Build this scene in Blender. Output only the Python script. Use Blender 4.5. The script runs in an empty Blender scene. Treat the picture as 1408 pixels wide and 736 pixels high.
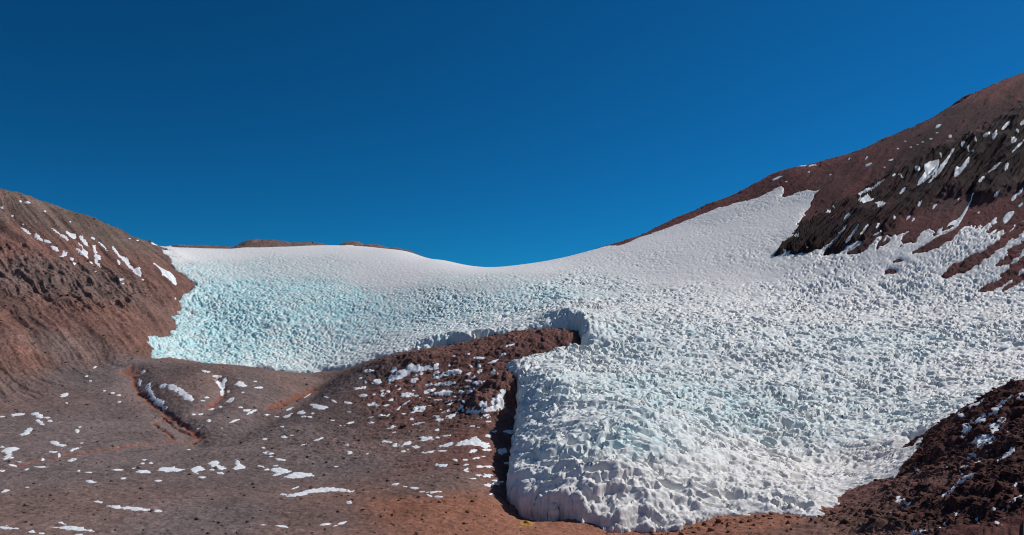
import bpy, math
import numpy as np
from mathutils import Vector, Matrix

rng = np.random.default_rng(7)
C = bpy.context.scene.collection

# ------------------------------------------------------------------ camera model
F, CU, CV = 1105.0, 704.0, 368.0
PITCH = math.atan(62.0 / F)
CAMZ = 25.0
CP, SP = math.cos(PITCH), math.sin(PITCH)

def ray(u, v):
    """slopes (x per metre forward, z per metre forward) of the sight line through photo pixel (u, v)"""
    u = np.asarray(u, float); v = np.asarray(v, float)
    xc = (u - CU) / F; zc = (CV - v) / F
    yy = CP - SP * zc; zz = SP + CP * zc
    return xc / yy, zz / yy

def P3(u, v, d):
    sx, sz = ray(u, v)
    return np.array([d * sx, d, CAMZ + d * sz])

# ------------------------------------------------------------------ noise
def _h(ix, iy, iz, seed):
    n = (ix.astype(np.uint32) * np.uint32(374761393) + iy.astype(np.uint32) * np.uint32(668265263)
         + iz.astype(np.uint32) * np.uint32(2147483647) + np.uint32(seed * 1274126177 % 4294967296))
    n = (n ^ (n >> np.uint32(13))) * np.uint32(1274126177)
    n = (n ^ (n >> np.uint32(16))) * np.uint32(2246822519)
    n = n ^ (n >> np.uint32(13))
    return n.astype(np.float64) / 4294967295.0

def vnoise(x, y, z=None, seed=0):
    if z is None:
        z = np.zeros_like(x)
        fl = True
    else:
        fl = False
    x0 = np.floor(x); y0 = np.floor(y); z0 = np.floor(z)
    fx = x - x0; fy = y - y0; fz = z - z0
    fx = fx * fx * fx * (fx * (fx * 6 - 15) + 10); fy = fy * fy * fy * (fy * (fy * 6 - 15) + 10)
    ix = x0.astype(np.int64); iy = y0.astype(np.int64); iz = z0.astype(np.int64)
    def L(k):
        a = _h(ix, iy, iz + k, seed); b = _h(ix + 1, iy, iz + k, seed)
        c = _h(ix, iy + 1, iz + k, seed); e = _h(ix + 1, iy + 1, iz + k, seed)
        return (a + (b - a) * fx) * (1 - fy) + (c + (e - c) * fx) * fy
    if fl:
        return L(0) * 2 - 1
    fz = fz * fz * (3 - 2 * fz)
    return (L(0) * (1 - fz) + L(1) * fz) * 2 - 1

def fbm(x, y, z=None, octv=4, seed=0, gain=0.5):
    s = 0; a = 1.0; t = 0
    for i in range(octv):
        s = s + a * vnoise(x, y, z, seed + i * 17); t += a
        a *= gain; x = x * 2.03 + 13.7; y = y * 2.03 + 7.1
        if z is not None:
            z = z * 2.03 + 3.3
    return s / t

def ridged(x, y, octv=4, seed=0):
    s = 0; a = 1.0; t = 0
    for i in range(octv):
        s = s + a * (1 - 2 * np.abs(vnoise(x, y, None, seed + i * 17))); t += a
        a *= 0.5; x = x * 2.03 + 13.7; y = y * 2.03 + 7.1
    return s / t

def worley(x, y, z=None, seed=0, jit=0.9):
    """F1, F2 and the cell id"""
    threed = z is not None
    if not threed:
        z = np.zeros_like(x)
    ix = np.floor(x).astype(np.int64); iy = np.floor(y).astype(np.int64); iz = np.floor(z).astype(np.int64)
    f1 = np.full(x.shape, 9.0); f2 = np.full(x.shape, 9.0); cid = np.zeros(x.shape)
    for dz in ((-1, 0, 1) if threed else (0,)):
        for dx in (-1, 0, 1):
            for dy in (-1, 0, 1):
                cx = ix + dx; cy = iy + dy; cz = iz + dz
                px = cx + 0.5 + jit * (_h(cx, cy, cz, seed) - .5)
                py = cy + 0.5 + jit * (_h(cx, cy, cz, seed + 1) - .5)
                d = (px - x) ** 2 + (py - y) ** 2
                if threed:
                    pz = cz + 0.5 + jit * (_h(cx, cy, cz, seed + 2) - .5)
                    d = d + (pz - z) ** 2
                near = d < f1
                f2 = np.where(near, f1, np.minimum(f2, d))
                cid = np.where(near, _h(cx, cy, cz, seed + 5), cid)
                f1 = np.where(near, d, f1)
    return np.sqrt(f1), np.sqrt(f2), cid

def sstep(a, b, x):
    t = np.clip((x - a) / (b - a), 0, 1)
    return t * t * (3 - 2 * t)

# ------------------------------------------------------------------ terrain control points (u, v, depth, ice thickness)
CPTS = [
 # slope under the camera and ground just out of frame
 # foreground plain
 (-250, 736, 84, 0), (0, 736, 85, 0), (350, 736, 86, 0), (560, 736, 87, 0), (700, 736, 88, 0), (900, 745, 87, 0), (1050, 738, 86, 0), (1160, 736, 82, 0),
 (0, 690, 99, 0), (200, 690, 100, 0), (430, 690, 101, 0), (640, 690, 100, 0), (1150, 708, 94, 0),
 (-250, 650, 112, 0), (0, 650, 113, 0), (200, 645, 117, 0), (400, 650, 118, 0), (560, 650, 116, 0), (655, 655, 109, 0),
 (0, 600, 138, 0), (100, 595, 142, 0), (210, 600, 143, 0), (310, 600, 144, 0), (400, 590, 147, 0), (520, 610, 136, 0), (610, 600, 137, 0), (655, 610, 128, 0), (695, 600, 134, 0), (697, 560, 147, 0), (694, 640, 115, 0),
 (-150, 570, 152, 0), (0, 560, 160, 0), (90, 545, 168, 0), (150, 540, 172, 0), (230, 565, 162, 0), (262, 540, 170, 0), (290, 575, 157, 0), (370, 555, 168, 0), (420, 550, 172, 0),
 # hummock in front of the bowl
 (130, 505, 190, 0), (195, 498, 194, 0), (185, 540, 176, 0), (250, 505, 190, 0), (300, 503, 191, 0), (360, 512, 190, 0), (420, 520, 192, 0), (438, 530, 186, 0), (450, 515, 196, 0),
 (340, 530, 180, 0), (230, 530, 178, 0), (205, 491, 201, 0), (240, 495, 203, 0),
 # red moraine right of it
 (470, 512, 190, 0), (500, 502, 185, 0), (540, 493, 184, 0), (590, 488, 184, 0), (640, 481, 183, 0), (690, 470, 183, 0), (740, 458, 188, 0), (785, 462, 184, 0),
 (480, 550, 165, 0), (560, 540, 165, 0), (620, 545, 160, 0), (540, 520, 173, 0), (600, 515, 172, 0), (650, 505, 171, 0), (690, 490, 174, 0), (740, 478, 178, 0),
 (480, 585, 150, 0), (560, 580, 149, 0), (620, 575, 147, 0),
 (660, 545, 156, 0), (690, 522, 158, 0), (668, 566, 146, 0),
 # left hill
 (-250, 300, 225, 0), (-250, 180, 250, 0), (-250, 480, 188, 0), (-250, 140, 262, 0),
 (0, 300, 252, 0), (0, 265, 263, 0), (0, 380, 224, 0), (0, 480, 184, 0),
 (60, 284, 267, 0), (60, 400, 222, 0), (60, 490, 186, 0),
 (130, 306, 272, 0), (130, 340, 257, 0), (130, 420, 222, 0), (130, 470, 200, 0),
 (180, 325, 284, 0), (200, 400, 243, 0), (180, 450, 213, 0), (225, 370, 267, 0), (235, 400, 252, 0), (215, 338, 300, 0), (200, 470, 209, 0), (222, 435, 232, 0),
 # right flank
 (1065, 348, 252, .4), (1120, 344, 249, .6), (1180, 338, 245, .6), (1300, 326, 240, .6), (1408, 316, 235, .6), (1550, 290, 228, 0),
 (1090, 310, 268, 0), (1127, 262, 290, 0), (1200, 270, 275, 0), (1300, 230, 280, 0), (1400, 180, 292, 0),
 (1200, 201, 312, 0), (1250, 178, 322, 0), (1300, 152, 334, 0), (1345, 129, 343, 0), (1408, 101, 354, 0), (1600, 20, 380, 0), (1600, 160, 300, 0), (1130, 224, 314, 0), (1075, 235, 315, 0), (1130, 240, 303, 0),
 (1040, 255, 312, 0), (985, 280, 309, 0), (930, 302, 306, 0), (870, 328, 299, 0), (820, 343, 293, 0),
 # mound at the lower right
 (1408, 736, 63, 0), (1300, 736, 71, 0), (1230, 720, 80, 0), (1180, 700, 90, 0), (1300, 680, 84, 0), (1408, 660, 76, 0), (1600, 620, 74, 0), (1600, 500, 100, 0), (1408, 600, 88, 0),
 (1250, 660, 97, 0), (1258, 625, 107, 0), (1300, 620, 99, 0), (1300, 580, 113, 0), (1350, 551, 115, 0), (1408, 523, 114, 0),
 # ---- ice: left bowl
 (270, 480, 222, 2.5), (350, 485, 222, 2.5), (430, 495, 219, 2.5), (500, 485, 216, 2), (560, 466, 215, 1.8), (620, 456, 210, 4), (675, 450, 208, 2), (740, 438, 205, 2), (790, 428, 202, 5), (818, 452, 185, 5),
 (260, 430, 246, 3), (350, 430, 246, 3), (450, 430, 246, 3), (550, 430, 240, 3), (640, 420, 236, 3), (720, 412, 232, 3),
 (300, 385, 272, 3), (400, 385, 275, 3), (500, 385, 272, 3), (600, 390, 255, 3), (700, 390, 248, 3),
 (260, 350, 293, 2.5), (330, 350, 302, 2.5), (430, 345, 306, 2.5), (500, 345, 304, 2.5), (580, 356, 294, 2.5),
 (260, 341, 303, 2), (340, 341, 312, 2), (430, 338, 318, 2), (500, 339, 318, 2), (560, 346, 308, 2.5), (610, 358, 294, 2.5), (660, 368, 280, 2.5), (720, 364, 279, 2.5), (770, 355, 287, 2.5),
 # ---- ice: tongue
 (750, 600, 120, 4), (775, 650, 106, 3.2), (850, 650, 101.5, 4.2), (850, 600, 110.5, 6.5), (880, 690, 99, 1.6), (920, 660, 103, 3.2), (960, 690, 99, 1.2), (1010, 665, 105, 2), (910, 620, 107.5, 5.8), (850, 735, 94, 0), (900, 740, 92, 0), (780, 715, 96, 0), (960, 722, 95, 0), (1060, 680, 102, .8), (1130, 675, 104, .5), (1210, 640, 115, .6),
 (728, 540, 141, 4.5), (800, 540, 138, 6.5), (760, 560, 132, 5), (860, 560, 125, 7.4), (930, 565, 132, 6), (1000, 580, 134, 4), (1150, 580, 135, 3), (1230, 590, 131, 2.5),
 (742, 505, 160, 5), (1300, 535, 152, 3), (1420, 505, 158, 3), (1600, 490, 160, 3),
 (820, 480, 178, 5), (900, 480, 178, 4), (1050, 480, 179, 4), (1200, 480, 179, 4), (1350, 470, 180, 4), (1500, 440, 180, 3),
 (830, 425, 212, 4), (950, 425, 212, 4), (1100, 425, 212, 4), (1250, 425, 208, 3), (1400, 415, 202, 2),
 (790, 400, 238, 3), (900, 390, 242, 3), (1050, 380, 240, 3), (1200, 378, 230, 2.5), (1340, 385, 220, 1.5),
 (850, 360, 266, 2.5), (950, 355, 258, 2.5), (1010, 350, 255, 2.5),
 (960, 310, 290, 2), (1040, 290, 289, 2), (1090, 280, 287, 1.5), (1000, 325, 271, 2),
]
pts = []
for u, v, d, t in CPTS:
    p = P3(u, v, d); pts.append((p[0], p[1], p[2] - t, t))
# the slope the camera stands on, and the ground falling away behind the crests
for x in (-60, 0, 60):
    for y, z in ((-30, 31), (0, 23), (20, 13), (45, 3.5), (65, 0.8)):
        pts.append((x, y, z + (6 if x > 0 and y > 40 else 0), 0))
BACK = [(-250, 140, 262), (-100, 222, 262), (0, 265, 263), (60, 284, 267), (130, 306, 272), (180, 325, 284), (215, 338, 300), (340, 341, 314), (430, 336, 320), (500, 336, 320),
        (560, 346, 310), (610, 358, 296), (660, 368, 282), (720, 364, 281), (770, 355, 288), (820, 343, 293), (870, 328, 299), (930, 302, 306), (985, 280, 309), (1040, 255, 312),
        (1130, 224, 314), (1200, 201, 312), (1300, 152, 334), (1408, 101, 354), (1600, 20, 380)]
for u, v, d in BACK:
    p = P3(u, v, d)
    for dd, dz in ((35, -9), (110, -40)):
        q = p * np.array([(d + dd) / d, (d + dd) / d, 1])
        slope = ray(u, v)[1]
        pts.append((q[0], q[1], p[2] + min(slope, .12) * dd + dz - 2, 1.0))
for x, y in ((-420, 100), (420, 60), (-600, 700), (0, 700), (600, 700)):
    pts.append((x, y, -40 if y > 300 else 40, 0))
pts = np.array(pts)

class TPS:
    def __init__(s, xy, val, lam):
        n = len(xy); s.c = xy / 100.0
        r2 = ((s.c[:, None] - s.c[None]) ** 2).sum(-1)
        K = np.where(r2 > 0, r2 * np.log(r2 + 1e-30), 0) + lam * np.eye(n)
        Pm = np.c_[np.ones(n), s.c]
        A = np.block([[K, Pm], [Pm.T, np.zeros((3, 3))]])
        s.w = np.linalg.solve(A, np.r_[val, np.zeros(3)])
    def __call__(s, x, y):
        shp = np.shape(x); q = np.c_[np.ravel(x), np.ravel(y)] / 100.0
        out = np.empty(len(q))
        for i in range(0, len(q), 40000):
            b = q[i:i + 40000]
            r2 = (b ** 2).sum(1)[:, None] + (s.c ** 2).sum(1)[None] - 2 * b @ s.c.T
            r2 = np.maximum(r2, 1e-12)
            out[i:i + 40000] = (r2 * np.log(r2)) @ s.w[:-3] + s.w[-3] + b @ s.w[-2:]
        return out.reshape(shp)

tps_rock = TPS(pts[:, :2], pts[:, 2], 2e-4)
tps_ice = TPS(pts[:, :2], pts[:, 3], 5e-3)

# ------------------------------------------------------------------ ground grid (finer where it lies nearer)
s_in = np.arange(-0.69, 0.69001, 0.00098)
s_out = np.arange(0.70, 0.95, 0.012)
S = np.r_[-s_out[::-1], s_in, s_out]
D = np.r_[np.geomspace(6, 66, 44)[:-1], np.geomspace(66, 92, 92)[:-1],
          np.exp(np.arange(math.log(92), math.log(372), 0.0023)), np.geomspace(373, 620, 24)]
NR, NC = len(D), len(S)
X = D[:, None] * S[None, :]
Y = np.repeat(D[:, None], NC, 1)
# coarse solve, then refine: the spline is smooth, so every second row and column is enough
ri = np.unique(np.r_[0:NR:3, NR - 1]); ci = np.unique(np.r_[0:NC:4, NC - 1])
def smooth_field(f):
    g = f(X[np.ix_(ri, ci)], Y[np.ix_(ri, ci)])
    tmp = np.empty((len(ri), NC))
    for k in range(len(ri)):
        tmp[k] = np.interp(np.arange(NC), ci, g[k])
    w = np.interp(np.arange(NR), ri, np.arange(len(ri)))
    lo = np.minimum(w.astype(int), len(ri) - 2); fr = (w - lo)[:, None]
    # cubic (Catmull-Rom) along rows to avoid facets
    a = tmp[np.maximum(lo - 1, 0)]; b = tmp[lo]; c = tmp[lo + 1]; e = tmp[np.minimum(lo + 2, len(ri) - 1)]
    return b + .5 * fr * (c - a + fr * (2 * a - 5 * b + 4 * c - e + fr * (3 * (b - c) + e - a)))
R = smooth_field(tps_rock)
T = np.maximum(smooth_field(tps_ice), 0.25)

def bump(u, v, d, wu, wd):
    """a knoll whose top sits on a sight line; widths in metres"""
    global R
    sx, sz = ray(u, v); x = d * sx
    zt = CAMZ + d * sz; dx = (X - x) / wu; dy = (Y - d) / wd
    R = np.maximum(R, zt - 3.2 * (np.sqrt(1 + dx * dx + dy * dy) - 1) * 1.6)

def project(u, v, surf):
    """first hit of the sight line with a surface on the grid -> x, y, z"""
    sx, sz = ray(u, v)
    j = int(np.clip(np.searchsorted(S, sx), 1, NC - 1))
    f = (sx - S[j - 1]) / (S[j] - S[j - 1])
    col = surf[:, j - 1] * (1 - f) + surf[:, j] * f
    diff = col - (CAMZ + D * sz)
    k0 = np.searchsorted(D, 50)
    k = np.argmax(diff[k0:] > 0) + k0
    if diff[k] <= 0:
        k = NR - 30
        return sx * D[k], D[k], col[k]
    t = diff[k - 1] / (diff[k - 1] - diff[k] + 1e-12); t = min(max(t, 0), 1)
    d = D[k - 1] + (D[k] - D[k - 1]) * t
    return sx * d, d, CAMZ + d * sz

def xy(p, surf):
    if len(p) == 3:
        q = P3(*p); return q[0], q[1]
    return project(p[0], p[1], surf)[:2]

def poly_sd(px, py, poly):
    """signed distance to a closed polygon, positive inside"""
    poly = np.asarray(poly, float); n = len(poly)
    best = np.full(px.shape, 1e18); inside = np.zeros(px.shape, bool)
    for i in range(n):
        x0, y0 = poly[i]; x1, y1 = poly[(i + 1) % n]
        ex, ey = x1 - x0, y1 - y0
        t = np.clip(((px - x0) * ex + (py - y0) * ey) / (ex * ex + ey * ey + 1e-12), 0, 1)
        best = np.minimum(best, (px - x0 - t * ex) ** 2 + (py - y0 - t * ey) ** 2)
        c = (y0 > py) != (y1 > py)
        if ey != 0:
            inside ^= c & (px < ex * (py - y0) / ey + x0)
    d = np.sqrt(best)
    return np.where(inside, d, -d)

# knolls on the far rim
bump(290, 340, 345, 40, 12); bump(352, 329, 347, 5, 8); bump(374, 331, 349, 12, 12); bump(410, 334, 352, 16, 12); bump(486, 333, 346, 6, 10); bump(510, 337, 346, 9, 10); bump(538, 342, 344, 10, 10); bump(1322, 138, 341, 2.5, 9); bump(1334, 131, 345, 4, 9)

def carve(px, w, h):
    global R
    q = [xy(p, R) for p in px]; b = np.full(X.shape, 1e18)
    for (x0, y0), (x1, y1) in zip(q[:-1], q[1:]):
        ex, ey = x1 - x0, y1 - y0
        t = np.clip(((X - x0) * ex + (Y - y0) * ey) / (ex * ex + ey * ey), 0, 1)
        b = np.minimum(b, (X - x0 - t * ex) ** 2 + (Y - y0 - t * ey) ** 2)
    R = R - h * np.exp(-b / w ** 2)
carve([(445, 514, 196), (428, 535), (395, 556), (350, 580), (290, 605)], 5.0, 1.5)
carve([(184, 508), (190, 535), (210, 555), (238, 577), (275, 603)], 2.6, 1.1)
carve([(300, 518), (307, 538), (300, 552), (285, 566)], 2.4, 1.0)
carve([(515, 525), (530, 512), (548, 503)], 3.0, 1.2)
carve([(0, 640), (100, 628), (200, 613), (275, 603)], 3.0, .5)
def mound(u, v, wu, wd, h):
    global R
    x, y, z = project(u, v, R); R = R + h * np.exp(-((X - x) / wu) ** 2 - ((Y - y) / wd) ** 2)
mound(560, 500, 6, 4, 1.4); mound(600, 497, 8, 4, 1.0); mound(250, 525, 7, 8, .7); mound(350, 518, 9, 8, .8); mound(680, 535, 4, 5, 1.0)

# ------------------------------------------------------------------ ice outline
CLIFF = [xy(p, R) for p in ((712, 545, 152), (708, 610, 128), (700, 655, 109.5), (730, 690, 101), (800, 718, 96.5), (880, 731, 94.2))]
def seg_d(px, py, line):
    b = np.full(px.shape, 1e18)
    for (x0, y0), (x1, y1) in zip(line[:-1], line[1:]):
        ex, ey = x1 - x0, y1 - y0
        t = np.clip(((px - x0) * ex + (py - y0) * ey) / (ex * ex + ey * ey), 0, 1)
        b = np.minimum(b, (px - x0 - t * ex) ** 2 + (py - y0 - t * ey) ** 2)
    return np.sqrt(b)
DC = seg_d(X, Y, CLIFF)
DL = seg_d(X, Y, CLIFF[:4])
T = T + .4 * np.exp(-(DC / 9.0) ** 2) + 2.6 * np.exp(-(DL / 9.0) ** 2)
R = R - 2.0 * np.exp(-(DL / 4.5) ** 2) 
_st = np.array([P3(u, v, d)[:2] for u, v, d in ((1300, 372, 222), (1400, 320, 226), (1400, 370, 212))])
T = T * (1 - .75 * np.exp(-(((X - 125) / 45) ** 2 + ((Y - 222) / 26) ** 2)))
RT = R + T
OUT = [(215, 341, 303), (240, 363), (268, 388), (247, 408), (236, 432), (247, 455), (208, 462), (208, 484), (212, 491), (250, 497, 208), (300, 503, 209), (360, 510, 210), (430, 517, 211),
       (470, 510, 208), (505, 500, 205), (545, 494, 204), (590, 484, 204), (640, 478, 201), (690, 468, 198), (735, 458, 196), (760, 454, 196), (790, 451, 194), (803, 463, 186), (800, 477, 181),
       (760, 486, 178), (715, 500, 172), (695, 507, 169), (704, 520, 162), (712, 545, 152), (712, 575, 142), (708, 610, 128), (700, 655, 109.5), (722, 685, 102), (760, 703, 98.5), (820, 722, 96),
       (880, 732, 94.2), (915, 731, 94.2), (960, 718, 95.6), (1000, 708, 96.5), (1060, 695, 97.5), (1100, 704, 94.5), (1132, 710, 92), (1150, 690), (1172, 672), (1210, 660), (1240, 655), (1247, 635), (1256, 615), (1275, 596, 117),
       (1310, 578, 125), (1360, 550, 132), (1410, 530, 135), (1600, 500, 135), (1900, 480, 140), (1900, 300, 215), (1560, 265, 228), (1450, 285, 233), (1408, 301), (1390, 311), (1345, 315), (1322, 319), (1310, 326), (1285, 320), (1276, 316), (1262, 330), (1246, 337), (1243, 321), (1225, 327), (1210, 336), (1180, 341), (1120, 346), (1068, 349),
       (1088, 322), (1113, 290), (1127, 260), (1100, 261), (1078, 266), (1074, 256), (1040, 268), (985, 285), (930, 306), (880, 326), (850, 337),
       (820, 344, 297), (770, 355, 302), (720, 364, 296), (660, 368, 300), (610, 358, 312), (560, 346, 328), (500, 336, 335), (430, 336, 335), (405, 341, 322), (340, 341, 318), (260, 341, 312)]
ice_poly = np.array([xy(p, RT if len(p) == 2 and p[1] > 500 else R + .8 * T) for p in OUT])
SD = poly_sd(X, Y, ice_poly)
n1 = fbm(X / 6, Y / 6, None, 4, 3)
n2 = fbm(X / 1.6, Y / 1.6, None, 3, 9)
near_cliff = np.zeros_like(X)
cl = np.exp(-(DC / 14.0) ** 2)
CAVE = [xy(p, R) for p in ((608, 483, 204), (640, 478, 201), (655, 475, 200))]
cv = np.exp(-(seg_d(X, Y, CAVE) / 5.5) ** 2)
CLEFT = [xy(p, R) for p in ((768, 440, 204), (790, 451, 194), (803, 463, 186))]
cf = np.exp(-(seg_d(X, Y, CLEFT) / 5.0) ** 2)
foot = np.exp(-((X + 15) / 38) ** 2 - ((Y - 204) / 12) ** 2)
SDn = SD + n1 * (2.2 - 1.6 * cl + 2.5 * foot) + n2 * (0.6 + .8 * foot + .7 * sstep(112, 100, Y))
# bare rock strips that stick out of the ice
_ax = np.array(xy((1310, 318), R)) - np.array(xy((1395, 215), R)); _ax /= np.linalg.norm(_ax)
BASE = [xy(p, R) for p in ((1120, 345), (1180, 339), (1246, 336), (1310, 325), (1345, 316), (1408, 302), (1450, 286, 233))]
wb = np.exp(-(seg_d(X, Y, BASE) / 9.0) ** 2)
_am, _bm = X * _ax[1] - Y * _ax[0], X * _ax[0] + Y * _ax[1]
SDn = SDn + wb * (7.5 * fbm((_am + 1.0 * n1) / 1.7, _bm / 16, None, 3, 341) + 1.8 * n2 + .4)
HOLES = [
 [(1298, 378), (1327, 355), (1366, 336), (1385, 320), (1408, 303), (1440, 282), (1440, 300), (1408, 316), (1386, 331), (1363, 349), (1331, 369)],
 [(1369, 365), (1388, 343), (1408, 331), (1440, 312), (1440, 324), (1408, 342), (1385, 362)],
 [(1346, 399), (1374, 380), (1386, 369), (1408, 352), (1440, 332), (1440, 346), (1408, 366), (1385, 386), (1362, 397)],
 [(1378, 398), (1408, 372), (1440, 356), (1440, 364), (1408, 383)],
 [(1214, 374), (1222, 366), (1234, 368), (1232, 373)], [(1228, 358), (1236, 354), (1242, 357)],
 [(1247, 612), (1250, 596), (1270, 590), (1276, 594), (1262, 602), (1256, 612)],
 [(1252, 347), (1265, 338), (1285, 329), (1300, 322), (1308, 326), (1290, 337), (1272, 345)], [(1165, 346), (1180, 340), (1192, 334), (1192, 340), (1178, 347)],
]
for hp in HOLES:
    q = np.array([xy(p, RT) for p in hp])
    big = hp[0][0] > 1290 and hp[0][1] < 400
    SDn = np.minimum(SDn, -poly_sd(X, Y, q) + (1.0 * fbm(X / 1.6, Y / 1.6, None, 3, 40) if big else .25 * n2) - (0.1 if big else 0))
far = sstep(176, 192, Y)
W = 3.0 + far * (4.5 + 9 * np.clip(fbm(X / 9, Y / 9, None, 3, 351), -.35, .6)) - 5.6 * np.maximum(cv, cf) * far + 1.6 * np.clip(n1, -.6, 1) * (1 - cl)
W = np.maximum(W, .9)
tt = np.clip(SDn / W, 0, 1)
prof = np.sqrt(np.maximum(1 - (1 - tt) ** 2, 0))
pst = lambda w_: np.sqrt(np.maximum(1 - (1 - np.clip(SDn / w_, 0, 1)) ** 2, 0))
prof = prof * (1 - cl) + cl * (.64 * pst(4.6 - 3.3 * np.exp(-(DL / 8.0) ** 2)) + .36 * pst(14.0))
SURF = np.where(SDn > 0, R + (T + 1.0 * cv + 1.5 * cf) * prof, R)

# ------------------------------------------------------------------ zone fields, given at photo points and spread over the ground
def field(samples, surf, width=14.0):
    num = 0; den = 1e-9
    for s in samples:
        x, y, z = project(s[0], s[1], surf)
        w = 1.0 / (((X - x) ** 2 + (Y - y) ** 2 + ((SURFZ - z) * 1.0) ** 2 + width ** 2) ** 2)
        val = np.asarray(s[2:], float)
        num = num + w[..., None] * val; den = den + w
    return num / den[..., None]
SURFZ = SURF
# ice: relief amplitude, blueness, lump(1)/bowl(0), cell size
ICEZ = [
 (240, 350, 0.12, 0.1, 0.5, 1.2), (330, 348, 0.12, 0.05, 0.5, 1.2), (430, 342, 0.08, 0.05, 0.5, 1.2), (520, 345, 0.06, 0.0, 0.5, 1.2), (600, 362, 0.05, 0.0, 0.5, 1.2), (660, 371, 0.06, 0.0, 0.5, 1.2),
 (740, 368, 0.12, 0.0, 0.3, 1.2), (280, 372, 0.55, 0.52, 0.75, 1.7), (350, 368, 0.35, 0.4, 0.75, 1.5), (430, 365, 0.25, 0.23, 0.75, 1.4), (520, 372, 0.15, 0.06, 0.75, 1.3), (560, 385, 0.18, 0.0, 0.75, 1.3),
 (600, 385, 0.25, 0.25, 0.7, 1.4), (660, 390, 0.4, 0.3, 0.5, 1.5), (270, 410, 1.0, 1, 0.75, 2.3), (240, 470, 1.0, 0.86, 0.75, 2.1), (330, 400, 0.75, 1, 0.75, 2.0), (330, 450, 0.95, 0.98, 0.75, 2.2),
 (420, 400, 0.6, 0.86, 0.75, 1.9), (470, 420, 0.65, 1, 0.75, 2.0), (400, 470, 0.85, 0.69, 0.75, 2.1), (440, 500, 0.75, 0.4, 0.75, 1.9), (520, 440, 0.6, 0.69, 0.75, 1.9), (520, 480, 0.6, 0.23, 0.75, 1.8),
 (570, 410, 0.55, 0.55, 0.6, 1.8), (620, 420, 0.8, 0.65, 0.3, 1.55), (690, 410, 0.8, 0.55, 0.3, 1.55), (740, 405, 0.9, 0.6, 0.2, 1.65), (640, 455, 0.7, 0.35, 0.4, 1.8), (720, 440, 0.7, 0.25, 0.3, 1.8),
 (800, 385, 0.55, 0.25, 0.2, 1.6), (860, 370, 0.22, 0.05, 0.2, 1.4), (950, 365, 0.22, 0.0, 0.2, 1.4), (1040, 365, 0.24, 0.0, 0.2, 1.4), (900, 330, 0.2, 0.0, 0.4, 1.4), (1000, 300, 0.26, 0.0, 0.4, 1.6),
 (1090, 290, 0.27, 0.0, 0.4, 1.5), (830, 420, 0.95, 0.15, 0.15, 1.75), (950, 420, 0.85, 0.12, 0.15, 1.65), (1100, 420, 0.85, 0.08, 0.15, 1.65), (1250, 410, 0.8, 0.05, 0.15, 1.65), (1350, 410, 0.8, 0.05, 0.15, 1.65),
 (1200, 360, 0.35, 0.0, 0.2, 1.5), (1330, 345, 0.45, 0.0, 0.2, 1.5), (780, 500, 0.95, 0.2, 0.1, 1.85), (900, 480, 0.9, 0.3, 0.1, 1.85), (900, 540, 0.95, 0.45, 0.05, 1.95), (1000, 560, 0.95, 0.45, 0.05, 1.95),
 (1050, 500, 0.9, 0.2, 0.1, 1.85), (1230, 480, 0.9, 0.3, 0.1, 1.85), (1150, 580, 0.9, 0.3, 0.05, 1.85), (850, 600, 1.0, 0.5, 0.0, 2.05), (780, 600, 0.9, 0.15, 0.1, 1.85), (800, 670, 0.9, 0.0, 0.0, 2.3),
 (900, 680, 0.85, 0.05, 0.0, 2.4), (1000, 670, 0.8, 0.05, 0.0, 2.2), (1130, 660, 0.6, 0.0, 0.0, 1.9), (1220, 630, 0.6, 0.0, 0.0, 1.65), (1350, 500, 0.8, 0.05, 0.1, 1.75),
]
IZ = field(ICEZ, SURF, 5.0)
AMP, BLUE, LUMP, CELL = [IZ[..., i] for i in range(4)]

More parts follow.
